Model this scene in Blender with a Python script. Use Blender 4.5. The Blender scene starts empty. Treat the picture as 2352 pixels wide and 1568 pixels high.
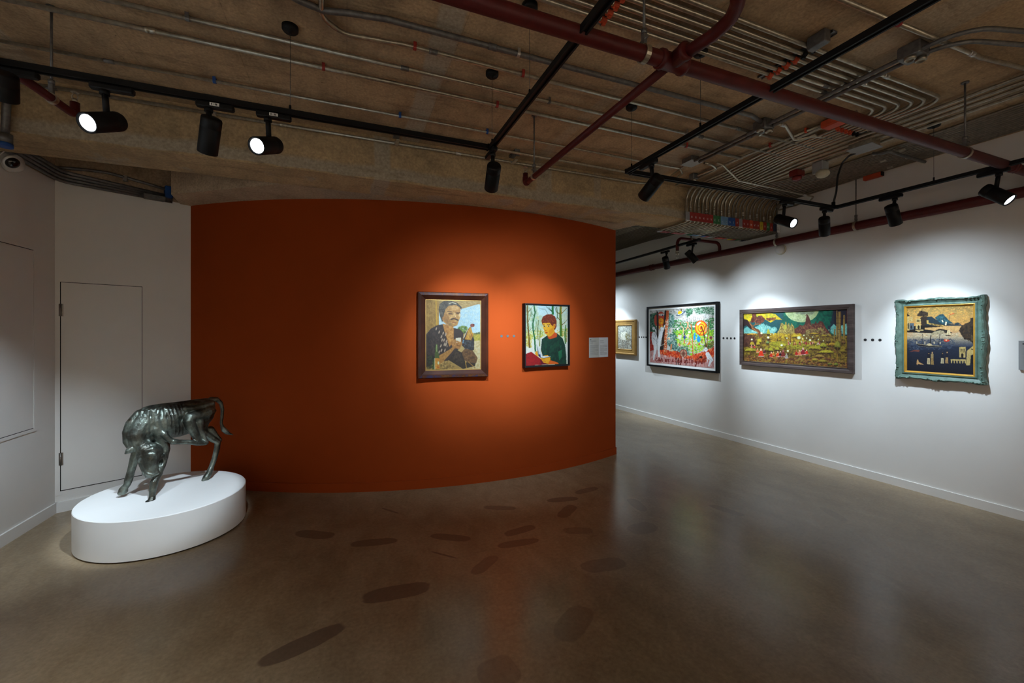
import bpy, bmesh, math, random
import numpy as np
from mathutils import Matrix, Vector

PI = math.pi
SC = bpy.context.scene
COL = SC.collection

# ------------------------------------------------------------------ camera, world, exposure
cam_data = bpy.data.cameras.new('camera')
cam = bpy.data.objects.new('camera', cam_data)
COL.objects.link(cam)
cam.location = (0, 0, 1.6)
cam.rotation_euler = (PI / 2, 0, -math.radians(21.8))
cam_data.sensor_width = 36
cam_data.lens = 950 / 2352 * 36
cam_data.shift_y = -23 / 2352
cam_data.clip_start = 0.05
SC.camera = cam

world = bpy.data.worlds.new('world')
SC.world = world
world.use_nodes = True
world.node_tree.nodes['Background'].inputs[0].default_value = (0.9, 0.75, 0.6, 1)
world.node_tree.nodes['Background'].inputs[1].default_value = 0.0

SC.view_settings.view_transform = 'Standard'
SC.view_settings.look = 'None'
SC.view_settings.exposure = 0.0
SC.view_settings.gamma = 1.0
SC.view_settings.use_curve_mapping = False
SC.cycles.use_denoising = True
SC.cycles.max_bounces = 10
SC.cycles.diffuse_bounces = 6
SC.cycles.glossy_bounces = 4
SC.cycles.sample_clamp_indirect = 6.0
SC.cycles.blur_glossy = 0.5
SC.cycles.caustics_reflective = False

COOL = (0.71, 0.86, 1.0)          # cool white gallery spots
WARM = (1.0, 0.78, 0.55)

# ------------------------------------------------------------------ materials
def lin(h):
    h = h.lstrip('#')
    c = [int(h[i:i + 2], 16) / 255 for i in (0, 2, 4)]
    return tuple(x / 12.92 if x <= .04045 else ((x + .055) / 1.055) ** 2.4 for x in c)

class NT:
    """small node-tree helper"""
    def __init__(self, name):
        self.m = bpy.data.materials.new(name); self.m.use_nodes = True
        self.t = self.m.node_tree; self.n = self.t.nodes; self.l = self.t.links
        self.b = self.n['Principled BSDF']
    def node(self, t, **kw):
        x = self.n.new(t)
        for k, v in kw.items(): setattr(x, k, v)
        return x
    def link(self, a, b): self.l.new(a, b)
    def math(self, op, a, b=None, clamp=False):
        x = self.node('ShaderNodeMath', operation=op); x.use_clamp = clamp
        for i, v in enumerate((a, b)):
            if v is None: continue
            if hasattr(v, 'is_linked') or hasattr(v, 'links'): self.link(v, x.inputs[i])
            else: x.inputs[i].default_value = v
        return x.outputs[0]
    def coord(self, kind='Object'):
        return self.node('ShaderNodeTexCoord').outputs[kind]
    def pos(self):
        return self.node('ShaderNodeNewGeometry').outputs['Position']
    def noise(self, scale, detail=4, rough=.55, vec=None, out='Fac', dist=0):
        x = self.node('ShaderNodeTexNoise'); x.inputs['Scale'].default_value = scale
        x.inputs['Detail'].default_value = detail; x.inputs['Roughness'].default_value = rough
        x.inputs['Distortion'].default_value = dist
        if vec is not None: self.link(vec, x.inputs['Vector'])
        return x.outputs[out]
    def scaled(self, vec, s):
        x = self.node('ShaderNodeVectorMath', operation='MULTIPLY'); self.link(vec, x.inputs[0]); x.inputs[1].default_value = s
        return x.outputs[0]
    def ramp(self, fac, stops, interp='LINEAR'):
        x = self.node('ShaderNodeValToRGB'); x.color_ramp.interpolation = interp
        e = x.color_ramp.elements
        while len(e) < len(stops): e.new(.5)
        for el, (p, c) in zip(e, stops):
            el.position = p; el.color = (*c, 1) if len(c) == 3 else c
        self.link(fac, x.inputs[0]); return x.outputs[0]
    def mix(self, fac, a, b, blend='MIX'):
        x = self.node('ShaderNodeMix', data_type='RGBA', blend_type=blend)
        for s, v in ((x.inputs[0], fac), (x.inputs[6], a), (x.inputs[7], b)):
            if isinstance(v, (int, float)): s.default_value = v
            elif isinstance(v, tuple): s.default_value = (*v, 1)
            else: self.link(v, s)
        return x.outputs[2]
    def step(self, v, lo, hi):
        x = self.node('ShaderNodeMapRange'); x.interpolation_type = 'SMOOTHSTEP'
        self.link(v, x.inputs[0]); x.inputs[1].default_value = lo; x.inputs[2].default_value = hi
        return x.outputs[0]
    def bump(self, h, strength=.2, dist=.01):
        x = self.node('ShaderNodeBump'); x.inputs['Strength'].default_value = strength; x.inputs['Distance'].default_value = dist
        self.link(h, x.inputs['Height']); self.link(x.outputs[0], self.b.inputs['Normal'])
    def set(self, col=None, rough=None, metal=None, spec=None):
        for k, v in (('Base Color', col), ('Roughness', rough), ('Metallic', metal), ('Specular IOR Level', spec)):
            if v is None: continue
            if isinstance(v, (int, float)): self.b.inputs[k].default_value = v
            elif isinstance(v, tuple): self.b.inputs[k].default_value = (*v, 1)
            else: self.link(v, self.b.inputs[k])

def pbr(name, col, rough=.5, metal=0., var=.12, scale=18, bump=0., spec=.5, bscale=None):
    n = NT(name)
    p = n.pos()
    f = n.noise(scale, 4, vec=p)
    a = tuple(min(1, c * (1 + var)) for c in col); b = tuple(c * (1 - var) for c in col)
    n.set(n.ramp(f, [(.3, b), (.7, a)]), rough, metal, spec)
    if bump: n.bump(n.noise(bscale or scale * 6, 3, vec=p), bump, .004)
    return n.m

M = {}
M['white_wall'] = pbr('white_wall_paint', (.74, .72, .68), .75, var=.02, scale=2.5, bump=.05, bscale=260, spec=.25)
M['white_trim'] = pbr('white_trim_paint', (.76, .75, .72), .5, var=.02, scale=4)
M['red_wall'] = pbr('terracotta_paint', (.285, .0445, .0072), .8, var=.03, scale=2.5, bump=.05, bscale=260, spec=.06)
M['plinth'] = pbr('plinth_white_paint', (.78, .77, .74), .6, var=.02, scale=3, spec=.3)
M['black_metal'] = pbr('black_powder_coat', (.0045, .0045, .005), .55, var=.2, scale=60, spec=.22)
M['gap'] = pbr('dark_gap', (.02, .017, .015), .9, spec=.1)
M['red_pipe'] = pbr('red_pipe_paint', (.078, .007, .0065), .5, var=.15, scale=22, bump=.1, bscale=150, spec=.3)
M['steel_brown'] = pbr('dusty_steel', (.21, .18, .14), .36, .6, var=.25, scale=30)
M['steel'] = pbr('galvanised_steel', (.42, .38, .30), .30, .75, var=.25, scale=35)
M['steel_dark'] = pbr('weathered_steel', (.16, .155, .15), .5, .6, var=.3, scale=30)
M['steel_bright'] = pbr('bright_zinc', (.62, .62, .60), .32, .85, var=.1, scale=50)
M['cable'] = pbr('black_cable', (.01, .01, .011), .55)
M['wire'] = pbr('thin_wire', (.12, .12, .12), .4, .8)
M['box_grey'] = pbr('grey_box_paint', (.33, .34, .34), .5, var=.08)
M['tag_red'] = pbr('red_tag', (.30, .022, .016), .6, var=.2, scale=40)
M['tag_orange'] = pbr('orange_tag', (.55, .07, .02), .6, var=.12)
M['tag_green'] = pbr('green_tag', (.03, .16, .05), .6, var=.15)
M['tag_sky'] = pbr('light_blue_tag', (.16, .30, .48), .6, var=.1)
M['tag_blue'] = pbr('blue_tag', (.01, .07, .28), .6, var=.15)
M['tag_yellow'] = pbr('yellow_tag', (.55, .40, .02), .6, var=.1)
M['tag_grey'] = pbr('grey_tag', (.28, .28, .29), .6, var=.1)
M['tag_navy'] = pbr('navy_tag', (.015, .03, .07), .6)
M['tag_white'] = pbr('white_print', (.8, .8, .78), .6, var=.03)
M['black_print'] = pbr('black_print', (.015, .015, .015), .6)
M['grey_print'] = pbr('grey_print', (.25, .26, .26), .6)
M['dot_grey'] = pbr('grey_vinyl', (.05, .068, .072), .6)
M['cam_white'] = pbr('white_plastic', (.62, .61, .58), .4, var=.03)
M['cam_glass'] = pbr('smoked_dome', (.004, .004, .005), .08, spec=.8)
M['cream'] = pbr('cream_plastic', (.55, .50, .36), .5, var=.1)
M['beacon_red'] = pbr('red_beacon', (.20, .012, .012), .3, spec=.6)
M['hinge'] = pbr('hinge_metal', (.18, .16, .14), .4, .8)

def glow(name, col, s):
    n = NT(name); n.set((.05, .05, .05), .3)
    n.b.inputs['Emission Color'].default_value = (*col, 1); n.b.inputs['Emission Strength'].default_value = s
    return n.m
M['lens_on'] = glow('lit_lens', (.86, .93, 1.0), 9.0)
M['lens_soft'] = glow('lit_lens_side', (.62, .78, .95), 1.3)

# ceiling concrete: warm brown board-marked slab, paler grey joints running away from the camera
def concrete(name, base, dark, strips=(), beam=False):
    n = NT(name); p = n.pos()
    big = n.noise(1.1, 5, .6, vec=p)
    mid = n.noise(7, 5, .62, vec=n.scaled(p, (1, .45, 1)))
    fine = n.noise(60, 3, .6, vec=p)
    f = n.math('ADD', n.math('MULTIPLY', big, .55), n.math('MULTIPLY', mid, .45))
    col = n.ramp(f, [(.32, dark), (.5, base), (.68, tuple(c * 1.25 for c in base))])
    grain = n.ramp(fine, [(.3, (.72, .72, .72)), (.7, (1.12, 1.12, 1.12))])
    sep = n.node('ShaderNodeSeparateXYZ'); n.link(p, sep.inputs[0])
    x, y, z = sep.outputs
    wob = n.math('MULTIPLY', n.math('SUBTRACT', n.noise(3.0, 4, vec=p), .5), .10)
    xw = n.math('ADD', x, wob)
    mask = None
    for (c, w, s) in strips:
        d = n.math('ABSOLUTE', n.math('SUBTRACT', xw, c))
        k = n.math('MULTIPLY', n.math('SUBTRACT', 1.0, n.step(d, w * .8, w * 1.15)), s)
        mask = k if mask is None else n.math('MAXIMUM', mask, k)
    if beam:
        zw = n.math('ADD', z, n.math('MULTIPLY', wob, .8))
        k = n.math('MULTIPLY', n.math('SUBTRACT', 1.0, n.step(zw, 3.00, 3.05)), n.step(zw, 2.925, 2.935))
        k = n.math('MULTIPLY', k, .85)
        mask = k if mask is None else n.math('MAXIMUM', mask, k)
    if mask is not None:
        col = n.mix(mask, col, (.44, .38, .29))
    # board lines
    bl = n.math('FRACT', n.math('MULTIPLY', x, 1 / .61))
    line = n.math('MULTIPLY', n.math('SUBTRACT', 1.0, n.step(bl, .0, .012)), .0 if beam or 'soffit' in name else .3)
    col = n.mix(line, col, (.05, .038, .028))
    streak = n.step(n.noise(5, 5, .7, vec=n.scaled(p, (.35, 1.6, 1)), dist=.5), .52, .70)
    col = n.mix(n.math('MULTIPLY', streak, .5), col, tuple(c * .55 for c in dark))
    spots = n.step(n.noise(26, 2, .5, vec=p), .74, .78)
    col = n.mix(n.math('MULTIPLY', spots, .55), col, (.04, .028, .02))
    n.set(n.mix(1.0, col, grain, 'MULTIPLY'), .85, 0, .2)
    n.bump(n.math('ADD', mid, n.math('MULTIPLY', fine, .4)), .35, .01)
    return n.m
M['ceiling'] = concrete('ceiling_concrete', (.48, .335, .195), (.24, .165, .10), [(.53, .075, .8), (3.02, .16, .6), (-1.9, .08, .6), (1.76, .05, .35), (4.5, .08, .5)])
M['beam'] = concrete('beam_concrete', (.50, .36, .20), (.32, .235, .14), [(.28, .07, .8), (1.86, .09, .7), (2.5, .05, .5)], True)
M['soffit'] = concrete('soffit_concrete', (.48, .36, .24), (.34, .26, .18), [(.0, .25, .6), (1.2, .12, .6)])

# polished concrete floor with old adhesive marks
def floor_mat(stains):
    n = NT('polished_concrete'); p = n.pos()
    big = n.noise(.9, 5, .6, vec=p); mid = n.noise(4.5, 6, .65, vec=n.scaled(p, (1, .6, 1)), dist=.6)
    fine = n.noise(45, 4, .65, vec=p)
    f = n.math('ADD', n.math('MULTIPLY', big, .5), n.math('MULTIPLY', mid, .5))
    col = n.ramp(f, [(.3, (.175, .122, .068)), (.5, (.25, .18, .104)), (.7, (.325, .242, .148))])
    grain = n.ramp(fine, [(.3, (.8, .8, .8)), (.72, (1.1, 1.1, 1.1))])
    col = n.mix(1.0, col, grain, 'MULTIPLY')
    sep = n.node('ShaderNodeSeparateXYZ'); n.link(p, sep.inputs[0]); x, y = sep.outputs[0], sep.outputs[1]
    w = n.math('MULTIPLY', n.math('SUBTRACT', n.noise(9, 3, vec=p), .5), .9)
    mask = None
    for (a, b, wd, s) in stains:
        cx_, cy_ = (a[0] + b[0]) / 2, (a[1] + b[1]) / 2
        L = math.hypot(b[0] - a[0], b[1] - a[1]) / 2 + .02; ang = math.atan2(b[1] - a[1], b[0] - a[0])
        c_, s_ = math.cos(ang), math.sin(ang)
        dx = n.math('SUBTRACT', x, cx_); dy = n.math('SUBTRACT', y, cy_)
        u = n.math('ADD', n.math('MULTIPLY', dx, c_ / L), n.math('MULTIPLY', dy, s_ / L))
        v = n.math('ADD', n.math('MULTIPLY', dx, -s_ / wd), n.math('MULTIPLY', dy, c_ / wd))
        d = n.math('ADD', n.math('POWER', n.math('ABSOLUTE', u), 3.0), n.math('POWER', n.math('ABSOLUTE', v), 2.6))
        d = n.math('ADD', d, w)
        k = n.math('MULTIPLY', n.math('SUBTRACT', 1.0, n.step(d, .72, 1.02)), s)
        mask = k if mask is None else n.math('MAXIMUM', mask, k)
    col = n.mix(mask, col, (.075, .05, .035))
    speck = n.step(n.noise(70, 1, .4, vec=p), .80, .83)
    col = n.mix(n.math('MULTIPLY', speck, .6), col, (.03, .024, .02))
    rough = n.math('ADD', n.math('MULTIPLY', mask, .0), .235)
    n.set(col, rough, 0, .45)
    n.bump(n.math('ADD', mid, n.math('MULTIPLY', fine, .25)), .04, .01)
    return n.m

# ------------------------------------------------------------------ mesh building helpers
class MB:
    def __init__(self): self.v = []; self.f = []; self.s = []; self.T = None
    def add(self, vs, fs, smooth=False):
        o = len(self.v)
        if self.T is not None:
            vs = [tuple(self.T @ Vector(v)) for v in vs]
        self.v += [tuple(v) for v in vs]; self.f += [tuple(i + o for i in f) for f in fs]; self.s += [smooth] * len(fs)
        return self
    def box(self, c, size, R=None, bev=0.):
        x, y, z = (s / 2 for s in size)
        if bev:
            b = bev; vs = []; 
            prof = [(x - b, y, ), (x, y - b)]
            ring = [(x - b, y), (-x + b, y), (-x, y - b), (-x, -y + b), (-x + b, -y), (x - b, -y), (x, -y + b), (x, y - b)]
            inner = [(math.copysign(abs(p) - b * .5, p), math.copysign(abs(q) - b * .5, q)) for p, q in ring]
            rings = [[(p, q, -z) for p, q in inner], [(p, q, -z + b) for p, q in ring], [(p, q, z - b) for p, q in ring], [(p, q, z) for p, q in inner]]
            vs = [v for r in rings for v in r]; fs = []
            for k in range(3):
                for i in range(8): fs.append((k * 8 + i, k * 8 + (i + 1) % 8, k * 8 + 8 + (i + 1) % 8, k * 8 + 8 + i))
            fs += [tuple(range(7, -1, -1)), tuple(range(24, 32))]
        else:
            vs = [(sx * x, sy * y, sz * z) for sz in (-1, 1) for sy in (-1, 1) for sx in (-1, 1)]
            fs = [(0, 2, 3, 1), (4, 5, 7, 6), (0, 1, 5, 4), (2, 6, 7, 3), (0, 4, 6, 2), (1, 3, 7, 5)]
        if R is not None: vs = [tuple(R @ Vector(v)) for v in vs]
        return self.add([(v[0] + c[0], v[1] + c[1], v[2] + c[2]) for v in vs], fs)
    def rings(self, rings, closed=True, caps=True, smooth=True, loop=False):
        n = len(rings[0]); vs = [v for r in rings for v in r]; fs = []; m = len(rings)
        for k in range(m if loop else m - 1):
            k2 = (k + 1) % m
            for i in range(n if closed else n - 1):
                j = (i + 1) % n; fs.append((k * n + i, k * n + j, k2 * n + j, k2 * n + i))
        o = len(self.v)
        self.add(vs, fs, smooth)
        if caps and not loop:
            self.f += [tuple(o + i for i in range(n - 1, -1, -1)), tuple(o + (m - 1) * n + i for i in range(n))]; self.s += [False, False]
        return self
    def tube(self, pts, r, seg=8, caps=True):
        pts = [Vector(p) for p in pts]; rs = r if isinstance(r, (list, tuple)) else [r] * len(pts)
        t0 = (pts[1] - pts[0]).normalized()
        u = t0.orthogonal().normalized(); prev = t0; out = []
        for i, p in enumerate(pts):
            if i == 0: t = t0
            elif i == len(pts) - 1: t = (pts[i] - pts[i - 1]).normalized()
            else: t = ((pts[i] - pts[i - 1]).normalized() + (pts[i + 1] - pts[i]).normalized()).normalized()
            q = prev.rotation_difference(t); u = (q @ u); u = (u - t * u.dot(t)).normalized(); w = t.cross(u); prev = t
            out.append([tuple(p + u * (rs[i] * math.cos(2 * PI * k / seg)) + w * (rs[i] * math.sin(2 * PI * k / seg))) for k in range(seg)])
        return self.rings(out, True, caps, True)
    def cyl(self, p0, p1, r0, r1=None, seg=16, caps=True):
        return self.tube([p0, p1], [r0, r0 if r1 is None else r1], seg, caps)
    def lathe(self, o, axis, prof, seg=20, caps=True):
        o = Vector(o); a = Vector(axis).normalized(); u = a.orthogonal().normalized(); w = a.cross(u)
        return self.rings([[tuple(o + a * h + u * (r * math.cos(2 * PI * k / seg)) + w * (r * math.sin(2 * PI * k / seg))) for k in range(seg)] for (r, h) in prof], True, caps, True)
    def ball(self, c, r, seg=14, ring=8, sc=(1, 1, 1)):
        rr = []
        for j in range(ring + 1):
            a = PI * (j + (.12 if j == 0 else -.12 if j == ring else 0)) / ring
            rr.append([(c[0] + sc[0] * r * math.sin(a) * math.cos(2 * PI * k / seg), c[1] + sc[1] * r * math.sin(a) * math.sin(2 * PI * k / seg), c[2] + sc[2] * r * math.cos(a)) for k in range(seg)])
        return self.rings(rr, True, True, True)
    def prism(self, poly, z0, z1):
        n = len(poly); vs = [(x, y, z0) for x, y in poly] + [(x, y, z1) for x, y in poly]
        fs = [tuple(range(n - 1, -1, -1)), tuple(range(n, 2 * n))] + [(i, (i + 1) % n, n + (i + 1) % n, n + i) for i in range(n)]
        return self.add(vs, fs)
    def mesh(self, name, origin=(0, 0, 0)):
        me = bpy.data.meshes.new(name)
        ox, oy, oz = origin
        me.from_pydata([(a - ox, b - oy, c - oz) for a, b, c in self.v], [], self.f)
        me.polygons.foreach_set('use_smooth', self.s)
        bm = bmesh.new(); bm.from_mesh(me); bmesh.ops.recalc_face_normals(bm, faces=bm.faces); bm.to_mesh(me); bm.free()
        me.update(); return me

def fillet(pts, rad, n=6):
    """round the corners of a polyline"""
    P = [Vector(p) for p in pts]; out = [P[0]]
    for i in range(1, len(P) - 1):
        a, b, c = P[i - 1], P[i], P[i + 1]
        d0 = (a - b); d1 = (c - b); l0, l1 = d0.length, d1.length
        d0.normalize(); d1.normalize(); ang = d0.angle(d1)
        if ang > PI - .02: out.append(b); continue
        r = rad[i - 1] if isinstance(rad, (list, tuple)) else rad
        t = min(r / math.tan(ang / 2), l0 * .49, l1 * .49); r = t * math.tan(ang / 2)
        ctr = b + (d0 + d1).normalized() * (r / math.sin(ang / 2))
        s, e = b + d0 * t - ctr, b + d1 * t - ctr
        q = s.rotation_difference(e); ax, an = q.to_axis_angle()
        for k in range(n + 1): out.append(ctr + Matrix.Rotation(an * k / n, 3, ax) @ s)
    out.append(P[-1]); return [tuple(p) for p in out]

def tag(o, label=None, cat=None, group=None, kind=None):
    if label: o['label'] = label
    if cat: o['category'] = cat
    if group: o['group'] = group
    if kind: o['kind'] = kind
    return o
def obj(name, mb, mat, parent=None, label=None, cat=None, group=None, kind=None, origin=None):
    if origin is None:
        a = np.array(mb.v); lo, hi = a.min(0), a.max(0); origin = ((lo[0] + hi[0]) / 2, (lo[1] + hi[1]) / 2, lo[2])
    me = mb.mesh(name, origin) if isinstance(mb, MB) else mb
    me.materials.append(M[mat] if isinstance(mat, str) else mat)
    o = bpy.data.objects.new(name, me); COL.objects.link(o); o.location = origin
    if parent is not None:
        o.parent = parent; o.matrix_parent_inverse = Matrix.LocRotScale(parent.location, parent.rotation_euler, parent.scale).inverted() if parent.parent is None else \
            (Matrix.LocRotScale(parent.parent.location, parent.parent.rotation_euler, parent.parent.scale) @ parent.matrix_parent_inverse @ Matrix.LocRotScale(parent.location, parent.rotation_euler, parent.scale)).inverted()
    return tag(o, label, cat, group, kind)
def thing(name, label, cat, loc=(0, 0, 0), rotz=0, group=None):
    o = bpy.data.objects.new(name, None); COL.objects.link(o); o.empty_display_size = .1
    o.location = loc; o.rotation_euler = (0, 0, rotz)
    return tag(o, label, cat, group)
def struct(name, mb, mat, parent=None):
    return obj(name, mb, mat, parent, kind=None if parent else 'structure')
def face_frame(o, xax, nrm):
    """local x = along the wall to the right, y = up, z = out of the wall"""
    x = Vector(xax).normalized(); z = Vector(nrm).normalized(); y = z.cross(x)
    m = Matrix((x, y, z)).transposed().to_4x4(); m.translation = Vector(o); return m

# ------------------------------------------------------------------ the room
ZC, ZS = 3.30, 2.92                      # ceiling height, underside of beam and soffit
WA, WB = 5.355, -0.0215                  # white wall on the right: x = WA + WB*y
CX, CY, CR = 1.525, 8.951, 4.760         # terracotta wall: arc centre and radius
RIGHT_N = Vector((-1, WB, 0)).normalized(); RIGHT_X = Vector((-WB, -1, 0)).normalized()
def right_pt(y, z, off=0.): return (WA - off + WB * y, y, z)

STAINS = []
def stain(a, b, w, s=.75): STAINS.append((a, b, w, min(1, s * .88)))
def sc8(x, y): return None
stain((-0.367,3.690,0.000), (-0.102,3.523,0.000), .062, .7)
stain((0.042,3.335,0.000), (0.346,3.275,0.000), .055, .75)
stain((0.620,3.246,0.000), (0.883,3.077,0.000), .05, .75)
stain((1.171,3.044,0.000), (1.425,3.087,0.000), .05, .75)
stain((1.059,2.896,0.000), (1.351,2.878,0.000), .05, .7)
stain((0.785,2.633,-0.000), (0.977,2.779,0.000), .05, .65)
stain((0.096,2.633,0.000), (0.477,2.609,0.000), .075, .8)
stain((-0.382,2.299,0.000), (-0.022,2.428,0.000), .062, .8)
stain((1.634,2.923,0.000), (1.825,2.853,0.000), .06, .4)
stain((1.779,3.502,0.000), (2.046,3.457,0.000), .055, .65)
stain((2.115,3.567,0.000), (2.373,3.612,0.000), .05, .6)
stain((1.720,3.154,0.000), (1.930,3.323,0.000), .06, .6)
stain((1.176,3.585,0.000), (1.417,3.464,0.000), .045, .55)
stain((1.487,2.421,0.000), (1.785,2.382,0.000), .08, .45)
stain((1.041,1.900,0.000), (1.281,2.067,0.000), .085, .4)
stain((2.520,3.244,0.000), (2.465,2.997,0.000), .06, .5)
stain((2.117,2.720,0.000), (2.355,2.745,0.000), .09, .4)
stain((0.584,1.815,0.000), (0.742,1.832,0.000), .10, .4)
stain((3.113,2.858,0.000), (3.200,2.599,0.000), .05, .4)
stain((4.013,2.437,0.000), (3.907,2.201,0.000), .05, .3)
stain((0.580,3.003,0.000), (0.713,2.865,0.000), .010, .8)
stain((0.306,3.908,0.000), (0.413,3.765,0.000), .012, .6)
M['floor'] = floor_mat(STAINS)

struct('floor', MB().box((1.5, 3.3, -.05), (8.4, 13.4, .1)), 'floor')
struct('ceiling', MB().box((1.5, 3.3, ZC + .06), (8.4, 13.4, .12)), 'ceiling')
def vslab(p0, p1, n, th, z0, z1):
    a = [(p0[0], p0[1]), (p1[0], p1[1]), (p1[0] + n[0] * th, p1[1] + n[1] * th), (p0[0] + n[0] * th, p0[1] + n[1] * th)]
    return MB().prism(a, z0, z1)
struct('wall_right', vslab(right_pt(-3.2, 0), right_pt(9.8, 0), (1, 0), .15, 0, ZC), 'white_wall')
struct('wall_rear', MB().box((1.5, -3.2, ZC / 2), (8.2, .12, ZC)), 'white_wall')
struct('wall_far', MB().box((4.2, 9.7, ZC / 2), (2.4, .12, ZC)), 'white_wall')
LX = -2.385
struct('wall_left', MB().box((LX - .075, .85, 1.465), (.15, 8.1, 2.93)), 'white_wall')
struct('wall_left_upper', MB().box((LX - .075, .85, 3.115), (.15, 8.1, .37)), 'soffit')
DP0, DP1 = Vector((LX, 4.877, 0)), Vector((-1.515, 5.300, 0))
DE = (DP1 - DP0).normalized(); DN = Vector((DE.y, -DE.x, 0))
struct('wall_corner', vslab(DP0, DP1 + DE * .05, -DN, .12, 0, 2.93), 'white_wall')
struct('wall_corner_upper', vslab(DP0, DP1 + DE * .05, -DN, .12, 2.93, ZC), 'soffit')

# curved terracotta wall
A0 = math.atan2(5.294 - CY, -1.522 - CX); A1 = math.atan2(4.522 - CY, 3.269 - CX)
if A0 > 0: A0 -= 2 * PI
if A1 > 0: A1 -= 2 * PI
def arc(r, n=72, a0=A0, a1=A1): return [(CX + r * math.cos(a0 + (a1 - a0) * i / n), CY + r * math.sin(a0 + (a1 - a0) * i / n)) for i in range(n + 1)]
def curved(r0, r1, z0, z1, n=72, a0=A0, a1=A1):
    o, i = arc(r1, n, a0, a1), arc(r0, n, a0, a1); mb = MB()
    return mb.rings([[(*o[k], z0), (*o[k], z1), (*i[k], z1), (*i[k], z0)] for k in range(n + 1)], True, True, False)
def smooth_sides(o):
    me = o.data
    for p in me.polygons: p.use_smooth = abs(p.normal.z) < .5 and len(p.vertices) == 4
    return o
w = struct('wall_curved', curved(CR - .14, CR, 0, ZS + .01), 'red_wall')
struct('baseboard_curved', curved(CR - .02, CR + .014, 0, .09), 'red_wall')
struct('wall_corridor', MB().box((3.12, 7.15, ZC / 2), (.12, 5.0, ZC)), 'white_wall')

# concrete downstand beam and the soffit between it and the curved wall
BY0, BY1 = 3.775, 4.20
struct('beam', MB().box(((LX + 5.27) / 2, (BY0 + BY1) / 2, (ZS + ZC) / 2), (5.27 - LX, BY1 - BY0, ZC - ZS)), 'beam')
sof = [(-0.523,4.101,2.920)[:2], (3.362,4.168,2.920)[:2], (3.252,4.471,2.920)[:2]] + arc(CR - .06, 40)[::-1] + [(-1.60, 5.255), (-1.568,4.915,2.920)[:2]]
sof[0] = (sof[0][0], BY1 - .01); sof[1] = (sof[1][0], BY1 - .01)
struct('soffit', MB().prism(sof, ZS, ZC), 'soffit')

# baseboards
def base(name, p0, p1, n, h, mat='white_trim'):
    mb = vslab(p0, p1, n, .014, 0, h); struct(name, mb, mat)
base('baseboard_right', right_pt(-3, 0), right_pt(9.6, 0), RIGHT_N, .082)
base('baseboard_left', (LX, -3), (LX, 4.88), (1, 0), .092)
base('baseboard_corner', DP0, DP1, DN, .092)

# flush service door in the corner wall
F = face_frame(DP0, DE, DN)
def fbox(F, x0, x1, y0, y1, z0, z1):
    mb = MB(); mb.T = F; return mb.box(((x0 + x1) / 2, (y0 + y1) / 2, (z0 + z1) / 2), (x1 - x0, y1 - y0, z1 - z0))
S0 = .033
d1 = obj('door_1', fbox(F, S0 - .004, S0 + .552, .184, 2.044, -.01, .0012), 'gap', kind='structure')
obj('door_leaf', fbox(F, S0 + .003, S0 + .540, .192, 2.036, 0, .006), 'white_wall', d1)
mb = MB(); mb.T = F
for b in ((S0 - .03, S0 - .003, .15, 2.07), (S0 + .5445, S0 + .584, .15, 2.07), (S0 - .003, S0 + .5445, 2.041, 2.07)):
    mb.box(((b[0] + b[1]) / 2, (b[2] + b[3]) / 2, .0035), (b[1] - b[0], b[3] - b[2], .007))
obj('door_casing', mb, 'white_wall', d1)
for z in (.47, 1.79):
    mb = MB(); mb.T = F
    mb.cyl((S0, z - .055, .010), (S0, z + .055, .010), .0075, seg=10).box((S0 + .009, z, .0075), (.016, .11, .003)).box((S0 - .006, z, .0075), (.01, .11, .003))
    for k in (-.018, .018): mb.cyl((S0, z + k - .001, .010), (S0, z + k + .001, .010), .009, seg=10)
    obj('hinge', mb, 'hinge', d1)
# flush access panel in the left wall
F = face_frame((LX, 4.605, 0), (0, 1, 0), (1, 0, 0))
d2 = obj('door_2', fbox(F, -1.2, .0, .805, 2.268, -.01, .0012), 'gap', kind='structure')
obj('door_leaf', fbox(F, -1.19, -.006, .811, 2.262, 0, .005), 'white_wall', d2)
mb = MB(); mb.T = F
mb.box((.012, 1.536, .003), (.024, 1.51, .006)).box((-.6, .793, .003), (1.2, .024, .006)).box((-.6, 2.280, .003), (1.2, .024, .006))
obj('door_casing', mb, 'white_wall', d2)

# ------------------------------------------------------------------ plinth
PC, PR, PH = (-1.359, 4.172), .545, .29
t = thing('plinth', 'low round white plinth carrying the bronze calf', 'plinth', (*PC, 0))
PAX = ((.563, .526), math.radians(139.6))
def pl_ring(s, z, n=96):
    (a, b), th = PAX
    return [(PC[0] + s(a) * math.cos(k * 2 * PI / n) * math.cos(th) - s(b) * math.sin(k * 2 * PI / n) * math.sin(th),
             PC[1] + s(a) * math.cos(k * 2 * PI / n) * math.sin(th) + s(b) * math.sin(k * 2 * PI / n) * math.cos(th), z) for k in range(n)]
obj('body', MB().rings([pl_ring(lambda r: r, .012), pl_ring(lambda r: r, PH - .004)], True, False, True).rings([pl_ring(lambda r: r, PH - .004), pl_ring(lambda r: r - .004, PH)], True, False, False).add(pl_ring(lambda r: r - .004, PH), [tuple(range(96))]).add(pl_ring(lambda r: r, .012), [tuple(range(95, -1, -1))]), 'plinth', t)
obj('recessed_foot', MB().rings([pl_ring(lambda r: r - .02, 0), pl_ring(lambda r: r - .02, .012)], True, True, False), 'gap', t)

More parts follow.
